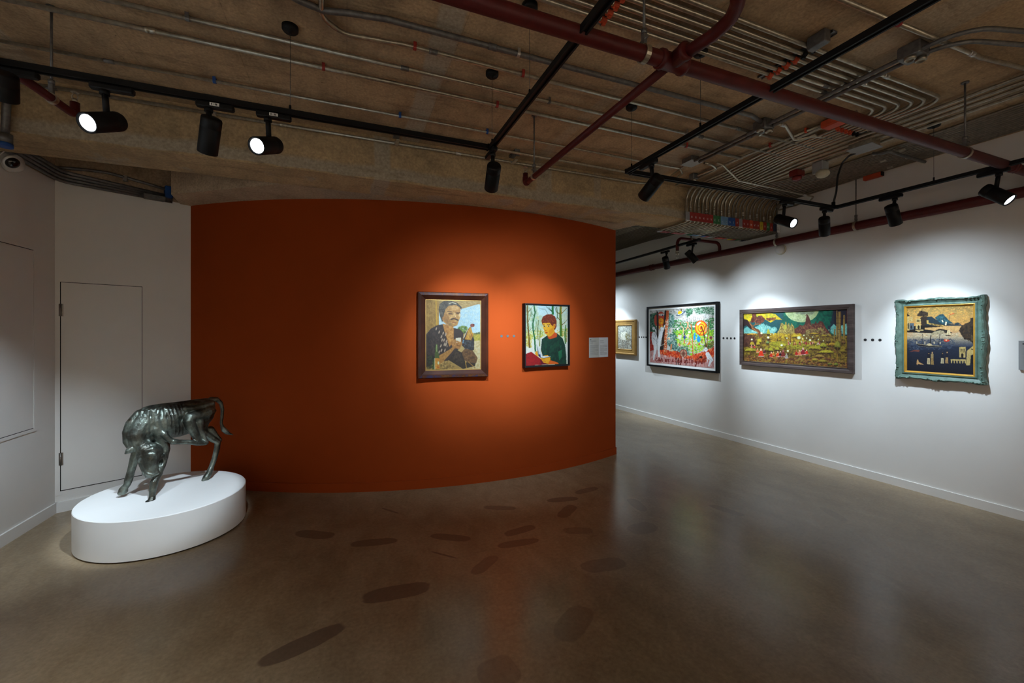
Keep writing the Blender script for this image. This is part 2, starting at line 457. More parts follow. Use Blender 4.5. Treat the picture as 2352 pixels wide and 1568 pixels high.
# ------------------------------------------------------------------ lighting tracks
ZT = 2.82                                # track centre height
def track(label, p0, p1, joints=()):
    t = thing('lighting_track', label, 'track', (p0[0], p0[1], ZT - .018))
    d = Vector((p1[0] - p0[0], p1[1] - p0[1], 0)); L = d.length; d.normalize(); n = Vector((-d.y, d.x, 0))
    R = Matrix((d, n, Vector((0, 0, 1)))).transposed(); c = (Vector((p0[0], p0[1], ZT)) + d * L / 2)
    mb = MB().box(c, (L, .036, .020), R)
    for s in (-1, 1): mb.box(c + n * (s * .0135) - Vector((0, 0, .014)), (L, .009, .010), R)
    obj('rail', mb, 'black_metal', t)
    for q in (Vector((p0[0], p0[1], ZT)), Vector((p1[0], p1[1], ZT))):
        obj('end_cap', MB().box(q - Vector((0, 0, .004)), (.012, .040, .034), R), 'black_metal', t)
    return t
TY = 2.597
track('black lighting track running in front of the beam, above the calf', (-1.47, TY), (.868, TY))
track('black lighting track in front of the beam end where the pipes drop', (2.02, TY), (4.44, TY))
track('black lighting track crossing the ceiling over the portrait of the man', (.888, TY - .0), (.888, -.9))
track('black lighting track crossing the ceiling right of the red branch pipe', (1.985, TY), (1.985, -.9))
track('black lighting track hung along the white wall near the corner', (4.45, TY - .02), (4.50, -.9))
track('black lighting track beyond the beam, along the white wall', (4.328,4.157,2.820)[:2], (4.62, 8.6))
track('black lighting track at the upper left edge, above the camera dome', (-1.47, TY - .02), (-1.47, -.9))

def spot(label, T, along, aim, power=0., size=44., blend=.7, lens='lens_off', col=COOL, drop=.115, side=0, back=.055, L=.185, soft=.03, spill=None):
    """track spotlight; T = (x, y) on the track, aim = the point it looks at"""
    t = thing('track_spotlight', label, 'spotlight', (T[0], T[1], ZT - .024), group='track spotlights')
    a = Vector(along).normalized(); n = Vector((-a.y, a.x, 0)); R = Matrix((a, n, Vector((0, 0, 1)))).transposed()
    top = Vector((T[0], T[1], ZT - .024))
    obj('adapter', MB().box(top - Vector((0, 0, .014)) + a * .03, (.17, .034, .028), R, .006), 'black_metal', t)
    piv = top - Vector((0, 0, drop))
    d = (Vector(aim) - piv).normalized()
    up = Vector((0, 0, 1)) - d * d.z
    up = up.normalized() if up.length > .25 else Vector((0, 0, 1))
    vert = abs(d.z) > .93
    r = .046
    Q = piv - (up * (r + .012) if not vert else Vector((0, 0, 0)))
    if vert: bk = piv - Vector((0, 0, .01)); 
    else: bk = Q - d * back
    obj('stem', MB().tube([top - Vector((0, 0, .02)), piv - up * (0.02 if not vert else 0.0) - (Vector((0, 0, .02)) if vert else Vector((0, 0, 0)))], .013, 12), 'black_metal', t)
    obj('collar', MB().cyl(top - Vector((0, 0, .028)), top - Vector((0, 0, .048)), .020, seg=14), 'black_metal', t)
    prof = [(.0005, 0), (r - .012, 0), (r - .003, .004), (r, .012), (r, .05), (r - .0015, .052), (r, .054), (r, L - .002), (r - .002, L), (r - .006, L - .001), (r - .009, L - .012), (.0005, L - .014)]
    obj('lamp_head', MB().lathe(bk, d, prof, 28), 'black_metal', t)
    f = bk + d * (L - .010)
    mb = MB().lathe(f, d, [(.0005, 0), (r - .010, 0), (r - .010, .002), (.0005, .003)], 24)
    obj('lens', mb, {'lens_off': 'gap', 'on': 'lens_on', 'soft': 'lens_soft'}[lens] if lens in ('lens_off', 'on', 'soft') else lens, t)
    if power:
        ld = bpy.data.lights.new('spot_beam', 'SPOT'); ld.energy = power; ld.spot_size = math.radians(size); ld.spot_blend = blend
        ld.shadow_soft_size = soft; ld.color = col
        lo = bpy.data.objects.new('spot_beam', ld); COL.objects.link(lo)
        lo.location = bk + d * (L + .006); lo.rotation_euler = (-d).to_track_quat('Z', 'Y').to_euler()
        lo.parent = t; lo.matrix_parent_inverse = Matrix.Translation(t.location).inverted()
        if spill:
            l2 = ld.copy(); l2.energy = power * spill[0]; l2.spot_size = math.radians(spill[1]); l2.spot_blend = 1.0
            o2 = bpy.data.objects.new('spot_spill', l2); COL.objects.link(o2); o2.location = lo.location; o2.rotation_euler = lo.rotation_euler
            o2.parent = t; o2.matrix_parent_inverse = Matrix.Translation(t.location).inverted()
    return t, a, top
def number_tag(t, a, top, side):
    n = Vector((-a.y, a.x, 0)) * side; R = Matrix((a, n, Vector((0, 0, 1)))).transposed()
    c = top - Vector((0, 0, .012)) + n * .0175 + a * .03
    o = obj('number_label', MB().box(c, (.042, .002, .016), R), 'tag_white', t)
    mb = MB()
    for k in (-.012, -.004, .004, .010): mb.box(c + n * .0012 + a * k, (.004, .001, .010 if k != -.004 else .002), R)
    obj('number_print', mb, 'black_print', o)

XA, YA = (1, 0, 0), (0, 1, 0)
WIDE = (.24, 128)
s = spot('lit track spotlight at the left, facing the viewer above the red sprinkler pipe', (-1.09, TY), XA, (-2.05, .15, 1.25), 230, 64, 1., 'on', spill=(.9, 160))
s = spot('dark track spotlight hanging straight down above the calf', (-.67, TY), XA, (-1.38, 4.14, .29), 300, 24.5, .35, 'soft'); number_tag(*s, -1)
s = spot('lit track spotlight facing the viewer, with a number label, right of the dark one', (-.40, TY), XA, (-1.59, .15, 1.40), 230, 64, 1., 'on'); number_tag(*s, -1)
s = spot('black track spotlight at the track corner above the portrait of the man', (.890, TY-.03), YA, (1.207,4.202,1.582), 300, 48, 1., 'soft', spill=(.26, 88))
s = spot('black track spotlight hanging at the end of the right-hand ceiling track', (1.985, 2.33), YA, (1.941,4.209,1.581), 320, 46, 1., 'soft', spill=(.26, 88))
s = spot('lit track spotlight beside the bent conduits, its lens to the side', (3.735, TY), XA, (3.695, .89, 1.8), 90, 60, 1., 'on')
s = spot('black track spotlight at the corner of the two tracks by the white wall', (4.30, TY), XA, right_pt(3.15, 1.30), 30, 46, 1., 'soft', spill=WIDE)
s = spot('black track spotlight on the wall track, aimed at the green framed harbour painting', (4.462, 2.12), YA, right_pt(2.20, 1.38), 165, 58, 1., 'soft', spill=WIDE)
s = spot('lit track spotlight under the large red pipe at the right, its lens to the side', (4.472, 1.50), YA, (4.47, -.75, .62), 90, 60, 1., 'on')
s = spot('black track spotlight beyond the beam, showing a bright rim of its lens', (4.356,4.288,2.820)[:2], YA, right_pt(3.72, 1.38), 205, 58, 1., 'on', spill=WIDE)
s = spot('black track spotlight beyond the beam, below the small red pipe loop', (4.405,4.843,2.820)[:2], YA, right_pt(5.35, 1.38), 205, 58, 1., 'soft', spill=WIDE)
s = spot('black track spotlight beyond the curved wall, over the gilt framed picture', (4.564, 7.35), YA, right_pt(6.9, 1.38), 190, 56, 1., 'soft', spill=WIDE)
s = spot('large dark track spotlight cut by the left edge of the picture', (-1.44, TY), XA, (-2.30, 4.30, .30), 200, 48, 1., 'soft', drop=.060, L=.12)
spot('added unseen fill spotlight left of the viewpoint, aimed at the floor before the plinth', (-1.47, .45), YA, (-1.75, 2.1, 0), 80, 62, 1., 'soft', (1.0, .93, .82))  # out-of-view lamp added to brighten the floor at the front left
# unseen track and warm spots added as ambient fill, bounced off the rear wall
track('added unseen lighting track behind the viewpoint, over the rear wall', (-1.6, -1.7), (4.4, -1.7))
REAR_FILL = [((-1.0, -1.7), (-1.0, -3.1, 1.2)), ((.8, -1.7), (.9, -3.1, 1.2)), ((2.6, -1.7), (2.5, -3.1, 1.2)), ((4.0, -1.7), (4.0, -3.1, 1.2))]
for k, (T, a) in enumerate(REAR_FILL):
    spot('added fill spotlight behind the viewpoint, ' + ('first', 'second', 'third', 'fourth')[k] + ' along the rear wall', T, XA, a, 330, 70, 1., 'soft', (1.0, .84, .66))

# thin suspension wires with black ceiling cups
for lab, p, y1 in (('over the lit spotlight at the left', (-.292, 2.600), 0), ('over the track corner above the portrait', (.886, 2.566), 0), ('nearest the red main pipe, left side', (.886, 1.967), 0),
               ('between the red branch pipe and the right-hand track', (1.990, 2.554), 0), ('just behind the red main pipe, by the six conduits', (1.985, 1.898), 0), ('over the wall track at the right', (4.46, 1.86), 0)):
    t = thing('track_suspension', 'black cup and thin wire ' + lab, 'suspension', (p[0], p[1], ZC), group='track suspension wires')
    obj('ceiling_cup', MB().lathe((p[0], p[1], ZC), (0, 0, -1), [(.042, 0), (.042, .022), (.036, .030), (.012, .032), (.008, .04), (.0005, .041)], 22), 'black_metal', t)
    obj('wire', MB().tube([(p[0], p[1], ZC - .03), (p[0], p[1], ZT)], .0014, 5), 'wire', t)
    obj('gripper', MB().cyl((p[0], p[1], ZT + .01), (p[0], p[1], ZT + .04), .006, seg=8), 'black_metal', t)

# ------------------------------------------------------------------ red sprinkler pipes
ZP = 2.82
def hanger(t, p, r, top=ZC, z_axis=(1, 0, 0)):
    """threaded rod, swivel clamp and band round a pipe at p"""
    x, y, z = p
    obj('hanger_rod', MB().cyl((x, y, z + r + .05), (x, y, top), .006, seg=8), 'steel_dark', t)
    obj('rod_plate', MB().cyl((x, y, top - .008), (x, y, top), .022, seg=8), 'steel_dark', t)
    a = Vector(z_axis).normalized(); n = Vector((-a.y, a.x, 0))
    rings = []
    for k in range(21):
        b = 2 * PI * k / 20
        rings.append([tuple(Vector(p) + (n * math.sin(b) + Vector((0, 0, 1)) * math.cos(b)) * q + a * s) for q, s in ((r + .001, -.012), (r + .006, -.012), (r + .006, .012), (r + .001, .012))])
    mb = MB().rings(rings, True, False, False)
    obj('clamp_band', mb, 'steel', t)
    mb = MB().box((x, y, z + r + .035), (.018, .018, .07)).cyl((x, y, z + r + .055), (x, y, z + r + .075), .014, seg=6)
    mb.cyl(Vector((x, y, z + r + .03)) - n * .022, Vector((x, y, z + r + .03)) + n * .022, .006, seg=6)
    obj('clamp_yoke', mb, 'steel_dark', t)
def coupling(t, p, d, r, mat, L=.05, name='coupling'):
    d = Vector(d).normalized(); p = Vector(p)
    obj(name, MB().lathe(p - d * L / 2, d, [(r * 1.02, 0), (r * 1.18, .002), (r * 1.2, L * .3), (r * 1.14, L * .32), (r * 1.14, L * .68), (r * 1.2, L * .7), (r * 1.18, L - .002), (r * 1.02, L)], 12), mat, t)
def sprinkler(t, p, up=1):
    x, y, z = p
    mb = MB().cyl((x, y, z), (x, y, z + .02 * up), .011, seg=10)
    for s in (-1, 1): mb.tube([(x + .010 * s, y, z + .02 * up), (x + .014 * s, y, z + .035 * up), (x + .004 * s, y, z + .055 * up)], .003, 6)
    mb.cyl((x, y, z + .055 * up), (x, y, z + .058 * up), .018, seg=12)
    obj('sprinkler_head', mb, 'steel', t)

YM = 1.473
t = thing('sprinkler_pipe', 'thick dark red main sprinkler pipe crossing the upper right of the ceiling', 'pipe', (2.5, YM, ZP))
obj('pipe', MB().tube([(LX, YM, ZP), (5.22, YM, ZP)], .033, 20), 'red_pipe', t)
TB = (1.37, YM, ZP)
obj('tee_fitting', MB().lathe((TB[0] - .075, YM, ZP), (1, 0, 0), [(.033, 0), (.042, .002), (.043, .02), (.038, .024), (.038, .126), (.043, .13), (.042, .148), (.033, .15)], 18).lathe((TB[0], YM - .02, ZP), (0, -1, 0), [(.036, 0), (.036, .05), (.040, .052), (.040, .07), (.030, .072)], 16), 'red_pipe', t)
for p in ((4.60, YM, ZP),): coupling(t, p, (1, 0, 0), .033, 'red_pipe', .07)
for x in (1.215, 3.92): hanger(t, (x, YM, ZP), .033)
XBR = 1.372
t = thing('branch_pipe', 'thin dark red branch pipe running back from the main pipe to a sprinkler', 'pipe', (XBR, 2.6, ZP))
obj('pipe', MB().tube(fillet([(XBR, YM, ZP), (XBR, 3.13, ZP), (XBR, 3.13, ZP + .085)], .03), .021, 16), 'red_pipe', t)
obj('elbow', MB().tube(fillet([(XBR, 3.075, ZP), (XBR, 3.13, ZP), (XBR, 3.13, ZP + .055)], .035), .0245, 16), 'red_pipe', t)
sprinkler(t, (XBR, 3.13, ZP + .08)); hanger(t, (XBR, 2.96, ZP), .021, z_axis=(0, 1, 0))
t = thing('branch_pipe', 'dark red branch pipe bending upward past the six parallel conduits', 'pipe', (1.45, 1.2, ZP))
obj('pipe', MB().tube(fillet([(XBR, YM, ZP), (1.402,1.270,2.820), (1.393,1.179,2.820), (1.351,1.117,2.820), (1.243,1.023,2.820)], .12), .0265, 16), 'red_pipe', t)
t = thing('branch_pipe', 'dark red pipe joining the main pipe at the right edge', 'pipe', (4.75, 1.2, ZP))
obj('pipe', MB().tube([(4.78, YM, ZP), (4.80, -.8, ZP)], .030, 16), 'red_pipe', t)
coupling(t, (4.781, YM - .06, ZP), (0, 1, 0), .030, 'red_pipe', .06)

RWALL = [(5.104,7.030,2.744), (5.220,1.609,2.771)]
ZW = (RWALL[0][2] + RWALL[1][2]) / 2
t = thing('sprinkler_pipe', 'long red sprinkler pipe running along the top of the white wall', 'pipe', right_pt(4.5, ZW, .1))
obj('pipe', MB().tube([right_pt(-.8, ZW, .1), right_pt(9.4, ZW, .1)], .046, 20), 'red_pipe', t)
for y in ((5.194,2.815,2.752)[1], (5.175,3.703,2.774)[1]): hanger(t, right_pt(y, ZW, .1), .046, z_axis=(0, 1, 0))
for y in (1.2, 6.0): coupling(t, right_pt(y, ZW, .1), (WB, 1, 0), .046, 'red_pipe', .09)
YL = (5.157,4.569,2.708)[1]
LP = [right_pt(YL, ZW, .1), (right_pt(YL, 0, .1)[0], YL, (5.522,4.900,2.920)[2]), ((4.350,4.900,2.976)[0], YL, (5.522,4.900,2.920)[2]), ((4.350,4.900,2.976)[0], YL, (4.350,4.900,2.697)[2])]
t = thing('branch_pipe', 'small red pipe loop rising from the wall pipe beyond the beam', 'pipe', LP[1])
obj('pipe', MB().tube(fillet(LP, .08), .022, 14), 'red_pipe', t)
coupling(t, (LP[3][0], LP[3][1], LP[3][2] + .02), (0, 0, 1), .022, 'steel', .05); sprinkler(t, LP[3], -1)
hanger(t, (LP[2][0] + .25, YL, LP[2][2]), .022)
t = thing('branch_pipe', 'short red pipe with a sprinkler at the upper left, before the beam', 'pipe', (-1.387,3.015,2.800))
LQ = [(-1.457,2.626,2.820), (-1.422,3.080,2.820)]
LQ.append((LQ[1][0], LQ[1][1], LQ[1][2] + .07))
obj('pipe', MB().tube(fillet(LQ, .03), .021, 14), 'red_pipe', t); sprinkler(t, LQ[2])
hanger(t, tuple(Vector(LQ[0]).lerp(Vector(LQ[1]), .62)), .021, z_axis=(0, 1, 0))

# ------------------------------------------------------------------ conduits
ZK = 3.275
def conduit(label, pts, r=.0125, bend=.08, mat='steel', cps=(), straps=(), group=None, name='conduit', seg=8, nb=5):
    P = fillet(pts, bend, nb) if len(pts) > 2 else list(pts)
    q = pts[len(pts) // 2]
    t = thing(name, label, 'conduit', q, group=group)
    obj('tube', MB().tube(P, r, seg), mat, t)
    for (i, f, m) in cps:
        a, b = Vector(pts[i]), Vector(pts[i + 1]); coupling(t, a.lerp(b, f), b - a, r, m)
    for (i, f, m) in straps:
        a, b = Vector(pts[i]), Vector(pts[i + 1]); p = a.lerp(b, f); d = (b - a).normalized(); n = d.cross(Vector((0, 0, 1))).normalized()
        R = Matrix((d, n, n.cross(d) * -1 if (d.cross(n)).z < 0 else d.cross(n))).transposed()
        mb = MB(); rings = []
        for k in range(9):
            g = PI * k / 8 + PI
            rings.append([tuple(p + n * (math.cos(g) * (r + u)) + Vector((0, 0, math.sin(g) * (r + u))) + d * s) for u, s in ((.0005, -.009), (.0035, -.009), (.0035, .009), (.0005, .009))])
        rings = [[tuple(Vector(v) + Vector((0, 0, ZC - p.z))) if abs(d.z) < .5 else v for v in rings[0]]] + rings + [[tuple(Vector(v) + Vector((0, 0, ZC - p.z))) if abs(d.z) < .5 else v for v in rings[-1]]]
        obj('strap', mb.rings(rings, True, True, False), m, t)
    return t
fx = lambda y, x: (x, y, ZK)
conduit('thick grey conduit on the ceiling, last from the beam, starting at the top edge', [(-0.308,2.295,3.275), (-0.229,2.344,3.275), (-0.114,2.371,3.275), (0.008,2.341,3.275), fx(2.31, .2), (2.92, 2.29, ZK), (3.08, 2.33, ZK)], .016, .06, 'steel_dark', cps=[(4, .22, 'steel_dark')], straps=[(4, .28, 'steel_bright'), (4, .93, 'steel_bright')])
conduit('grey conduit on the ceiling bending out of the top edge, second from the last', [(-0.113,2.185,3.275), (-0.125,2.427,3.275), (-0.014,2.515,3.275), fx(2.478, .3), fx(2.480, 3.95)], .013, .10, cps=[(3, .05, 'steel_dark'), (3, .74, 'steel_dark')], straps=[(3, .02, 'tag_red'), (3, .21, 'tag_red'), (3, .81, 'steel_bright')])
conduit('steel conduit on the ceiling, third from the beam', [fx(2.70, -1.6), fx(2.70, 3.80)], .0125, cps=[(0, .36, 'steel_dark'), (0, .46, 'steel'), (0, .82, 'steel_dark')], straps=[(0, .15, 'steel_dark'), (0, .55, 'steel_dark'), (0, .79, 'steel_bright')])
conduit('steel conduit on the ceiling, second from the beam, with an orange strap', [fx(2.886, -2.3), fx(2.886, 3.55)], .0135, cps=[(0, .22, 'steel'), (0, .60, 'steel_dark')], straps=[(0, .095, 'tag_red'), (0, .37, 'tag_red'), (0, .57, 'tag_red'), (0, .88, 'tag_red')])
conduit('thin bright conduit on the ceiling, nearest the beam', [fx(3.312, -2.3), fx(3.306, 3.18), (3.30, 3.40, ZK), (3.38, 3.60, ZK)], .011, .05, cps=[(0, .17, 'steel_dark'), (0, .56, 'steel'), (0, .92, 'steel')], straps=[(0, .27, 'tag_blue'), (0, .49, 'tag_blue'), (0, .62, 'tag_blue')])
for k, (y, z) in enumerate(((3.56, 3.262), (3.715, 3.235))):
    conduit('conduit in the angle of ceiling and beam, ' + ('upper of the pair' if k == 0 else 'lower of the pair, on the beam face'), [(-2.3, y, z), (2.95, y, z), (3.15, y - .02, z + .01)], .013, cps=[(0, .25 + .1 * k, 'steel'), (0, .62, 'steel_bright')])
for x in (-.92, .40, 1.48):
    t = thing('beam_clip', 'zinc clip on the two conduits at the beam, ' + {-.92: 'left one, by the dark spotlight', .40: 'middle one', 1.48: 'right one, below the sprinkler rod'}[x], 'clip', (x, 3.6, 3.2), group='clips on the beam conduits')
    obj('bracket', MB().box((x, 3.64, ZC - .012), (.05, .16, .024)).box((x, 3.57, ZC - .03), (.045, .012, .06)), 'steel_dark', t)
    obj('clip', MB().box((x, 3.64, 3.212), (.03, .11, .006)).box((x, 3.695, 3.225), (.03, .006, .03)), 'steel_bright', t)

# six conduits that run in from the top edge and turn along the white wall, then the bundle over the beam
XF = [3.705 + .0612 * i for i in range(26)]
XCE = [3.635, 3.70, 3.755, 3.805, 3.855, 3.905, 3.955, 4.005, 4.075, 4.17, 4.26, 4.37] + [4.62 + .0435 * k for k in range(14)]
TAGS = ['tag_grey', 'tag_red N', 'tag_red N', 'tag_red N', 'tag_red N', 'tag_red N', 'tag_red N', 'tag_green E', 'tag_green E', 'tag_sky LV', 'tag_sky LV', 'tag_blue S', 'tag_blue S', 'tag_red V', 'tag_grey', 'tag_red V', 'tag_red V', 'tag_orange N', 'tag_red V', 'tag_red V', 'tag_yellow LTE', 'tag_red V', 'tag_green E', 'tag_red I', 'tag_navy', 'tag_white WAY']
GLYPH = {'N': [[(0, 0), (0, 1), (.7, 0), (.7, 1)]], 'E': [[(.65, 0), (0, 0), (0, 1), (.65, 1)], [(0, .5), (.5, .5)]], 'L': [[(0, 1), (0, 0), (.55, 0)]], 'V': [[(0, 1), (.35, 0), (.7, 1)]],
         'S': [[(.65, .85), (.4, 1), (.1, .9), (.05, .7), (.35, .52), (.62, .35), (.6, .1), (.3, 0), (.02, .14)]], 'T': [[(.35, 0), (.35, 1)], [(0, 1), (.7, 1)]], 'I': [[(.3, 0), (.3, 1)]],
         'W': [[(0, 1), (.2, 0), (.4, .7), (.6, 0), (.8, 1)]], 'A': [[(0, 0), (.35, 1), (.7, 0)], [(.15, .4), (.55, .4)]], 'Y': [[(0, 1), (.35, .5), (.7, 1)], [(.35, .5), (.35, 0)]]}
def lettering(text, o, ux, uy, h, mat, parent, name='lettering', w=.13):
    """flat stroke letters from small bars; ux, uy = unit vectors of the writing plane"""
    ux, uy = Vector(ux), Vector(uy); n = ux.cross(uy); mb = MB(); x = 0
    for ch in text:
        for st in GLYPH[ch]:
            for a, b in zip(st, st[1:]):
                p = Vector(o) + ux * ((x + a[0]) * h) + uy * (a[1] * h); q = Vector(o) + ux * ((x + b[0]) * h) + uy * (b[1] * h)
                d = (q - p).normalized(); s = d.cross(n) * (w * h / 2); p = p - d * (w * h / 2); q = q + d * (w * h / 2)
                mb.add([tuple(v) for v in (p - s, p + s, q + s, q - s)] + [tuple(v + n * .0006) for v in (p - s, p + s, q + s, q - s)], [(0, 1, 2, 3), (7, 6, 5, 4), (0, 4, 5, 1), (1, 5, 6, 2), (2, 6, 7, 3), (3, 7, 4, 0)])
        x += .95
    return obj(name, mb, mat, parent)
YF, ZU = BY0 - .030, ZS - .030
B1Y = [None, None, 1.88, 1.825, 1.77, 1.715, 1.665, 1.61]
TAGLAB = {'tag_grey': 'plain grey', 'tag_red': 'red', 'tag_green': 'green', 'tag_sky': 'light blue', 'tag_blue': 'deep blue', 'tag_orange': 'bright orange-red', 'tag_yellow': 'yellow', 'tag_navy': 'navy', 'tag_white': 'white'}
seen = {}
for i in range(26):
    xc, xf = XCE[i], XF[i]
    if 2 <= i <= 7: head = [(LX, B1Y[i], ZK), (xc, B1Y[i], ZK)]
    elif i == 0: head = [(3.61, 1.95, ZK)]
    elif i == 1: head = [(3.70, 2.3, ZK)]
    elif i in (8, 9, 10, 11): head = [(xc + .75, .55 + .02 * i, ZK), (xc + .05, 1.18 + .04 * (i - 8), ZK)]
    else: head = [(xc, -.9, ZK)]
    rb = .085 + .012 * ((i * 7) % 5)
    pts = head + [(xc, 2.75, ZK), (xf, 3.30, ZK), (xf, YF, ZK), (xf, YF, ZU), (xf, BY1 + .03, ZU), (xf, BY1 + .03, ZK), (xf, 9.2, ZK)]
    tg = TAGS[i].split(); txt = tg[1] if len(tg) > 1 else ''
    col = TAGLAB[tg[0]]; key = (col, 2 <= i <= 7)
    nth = ('first', 'second', 'third', 'fourth', 'fifth', 'sixth', 'seventh', 'eighth', 'ninth', 'tenth', 'eleventh', 'twelfth', 'thirteenth', 'fourteenth')[seen.get(col, 0)]; seen[col] = seen.get(col, 0) + 1
    lab = 'conduit bending over the beam end, %s %s tag from the beam' % (nth, col)
    if TAGS.count(TAGS[i]) == 1 and sum(1 for q in TAGS if q.split()[0] == tg[0]) == 1: lab = 'conduit bending over the beam end, with the only %s tag' % col
    rad = [.10] * (len(pts) - 2); k0 = len(head)
    if 2 <= i <= 7: rad[0] = .11
    rad[k0 + 1] = rb + .05; rad[k0 + 2] = .03; rad[k0 + 3] = .03; rad[k0 + 4] = .03
    t = conduit(lab, pts, .0125 if i < 12 else .0105, rad, 'steel' if i < 12 else 'steel_brown', group='conduits over the beam by the white wall', nb=5)
    # coupling on the level run
    if 2 <= i <= 7: coupling(t, (2.98 + .06 * (i % 3) + .05 * (i - 2), B1Y[i], ZK), (1, 0, 0), .0125, 'steel_bright' if i > 4 else 'steel_dark')
    elif i > 11 and i % 3 == 0: coupling(t, (xc, 2.2 + .07 * (i % 5), ZK), (0, 1, 0), .0125, 'steel')
    if i % 2: coupling(t, (xf, YF, 3.04 + .012 * (i % 4)), (0, 0, 1), .0125, 'steel')
    th_ = .100
    wide = .0605
    o = obj('tag', MB().box((xf, YF - .0155, ZU + .012 + th_ / 2), (wide, .004, th_)), tg[0], t)
    if tg[0] in ('tag_grey', 'tag_white'): obj('tag_edge', MB().box((xf, YF - .017, ZU + .010), (.066, .010, .006)), 'tag_white', t)
    if txt:
        h = .022 if len(txt) == 1 else .016
        if len(txt) == 1: lettering(txt, (xf - .008, YF - .0178, ZU + .045), (1, 0, 0), (0, 0, 1), h, 'tag_white' if tg[0] != 'tag_white' else 'black_print', o)
        else: lettering(txt, (xf + .007, YF - .0178, ZU + .03), (0, 0, 1), (-1, 0, 0), .016, 'tag_white' if tg[0] not in ('tag_white', 'tag_yellow') else 'black_print', o)
    if i % 4 != 3: obj('rear_tag', MB().box((xf, BY1 + .0, ZU - .015), (.058, .06, .004)), tg[0], t)

# strut channels holding the six conduits
def strut(label, c, along, L, clamps):
    t = thing('strut_channel', label, 'bracket', (c[0], c[1], ZC - .03))
    d = Vector(along).normalized(); n = Vector((-d.y, d.x, 0)); R = Matrix((d, n, Vector((0, 0, 1)))).transposed()
    C0 = Vector((c[0], c[1], ZC - .004))
    mb = MB().box(C0, (L, .041, .008), R)
    for s in (-1, 1): mb.box(C0 + n * (.019 * s) - Vector((0, 0, .006)), (L, .003, .012), R)
    obj('channel', mb, 'steel_dark', t)
    for (s, m) in clamps:
        p = C0 + d * s - Vector((0, 0, .021))
        mb = MB(); rings = []
        for k in range(9):
            g = PI + PI * k / 8
            rings.append([tuple(p + d * (math.cos(g) * (.0135 + u)) + Vector((0, 0, math.sin(g) * (.0135 + u))) + n * w) for u, w in ((.0005, -.016), (.006, -.016), (.006, .016), (.0005, .016))])
        obj('pipe_clamp', mb.rings(rings, True, True, False).box(p - Vector((0, 0, .024)), (.014, .02, .014), R), m, t)
B = [1.88, 1.825, 1.77, 1.715, 1.665, 1.61]
strut('steel strut with orange and black clamps across the six conduits, right of the red branch', (2.56, 1.72), (0, 1, 0), .46, [(y - 1.72, 'tag_orange' if k < 4 else 'black_metal') for k, y in enumerate(B)])
strut('steel strut with four orange clamps across the six conduits, at the top edge', (1.28, 1.72), (0, 1, 0), .44, [(y - 1.72, 'tag_orange') for y in B[:5]])
strut('steel strut across the bundle below the large red pipe', (3.84, 2.16), (1, 0, 0), .52, [(x - 3.84, 'tag_orange' if k < 4 else 'black_metal') for k, x in enumerate(XCE[2:8])])
t = thing('strut_end_box', 'dark steel end box of the strut above the right-hand track', 'bracket', (2.501,1.542,3.250))
q = (2.501,1.542,3.250)
obj('box', MB().box((q[0], q[1], q[2] + .01), (.05, .10, .07), None, .004), 'steel_dark', t)
obj('mouth', MB().box((q[0], q[1] + .052, q[2] + .01), (.036, .004, .05)), 'gap', t)

# single conduits at the upper right
conduit('conduit running off the right edge, behind the right-hand track', [(2.2, 1.325, ZK), (3.60, 1.285, ZK), (4.00, 1.235, ZK), (4.6, 1.16, ZK)], .013, .3, cps=[(0, .93, 'steel_bright')], straps=[(0, .42, 'tag_red')])
conduit('dark conduit curving round to the right edge, outer of the pair', [(4.9, .66, ZK - .03), (3.60, 1.02, ZK - .03), (3.11, 1.16, ZK - .03), (3.105, 2.2, ZK - .03), (3.115, 3.05, ZK - .03)], .0125, .22, 'steel_dark', cps=[(3, .3, 'steel_dark')])
conduit('dark conduit curving round to the right edge, inner of the pair', [(4.9, .78, ZK - .03), (3.66, 1.10, ZK - .03), (3.175, 1.24, ZK - .03), (3.165, 2.2, ZK - .03), (3.175, 3.05, ZK - .03)], .0125, .22, 'steel_dark', cps=[(3, .36, 'steel_dark')])
conduit('conduit from the orange box running back beside the bundle', [(3.58, 2.14, ZK), (3.50, 3.45, ZK), (3.50, 3.70, ZK)], .0115, .1, straps=[(0, .12, 'tag_orange'), (0, .35, 'tag_red')])
conduit('grey bent conduit linking the round-knockout box to the bundle', [(3.16, 2.30, ZK), (3.32, 2.30, ZK), (3.62, 2.43, ZK - .01), (3.72, 2.33, ZK), (3.9, 2.30, ZK)], .013, .06, 'steel', cps=[(0, .8, 'steel_bright')])
conduit('conduit crossing under the bundle and turning back near the wall', [(3.385,3.035,3.260), (3.444,3.015,3.240), (3.820,3.144,3.180), (3.984,3.147,3.180), (5.089,3.196,3.180), (5.220,3.319,3.180), (5.226,3.704,3.180)], .010, .04, 'steel', cps=[(3, .85, 'steel_bright')])
conduit('short conduit with a square turn beside the plate-covered box', [(3.293,3.098,3.270), (3.427,3.114,3.270), (3.533,3.168,3.270), (3.552,3.448,3.270)], .013, .05, 'steel')
conduit('thin conduit slanting down from the plate-covered box to the beam', [(3.141,3.148,3.270), (3.231,3.481,3.270)], .009, .05, 'steel')
conduit('grey conduit from the cover-plate box, ending above the wall track', [(4.528,2.316,3.250), (4.520,2.245,3.220), (4.520,2.196,3.220), (5.135,2.207,3.220)], .014, .04, 'steel_dark')

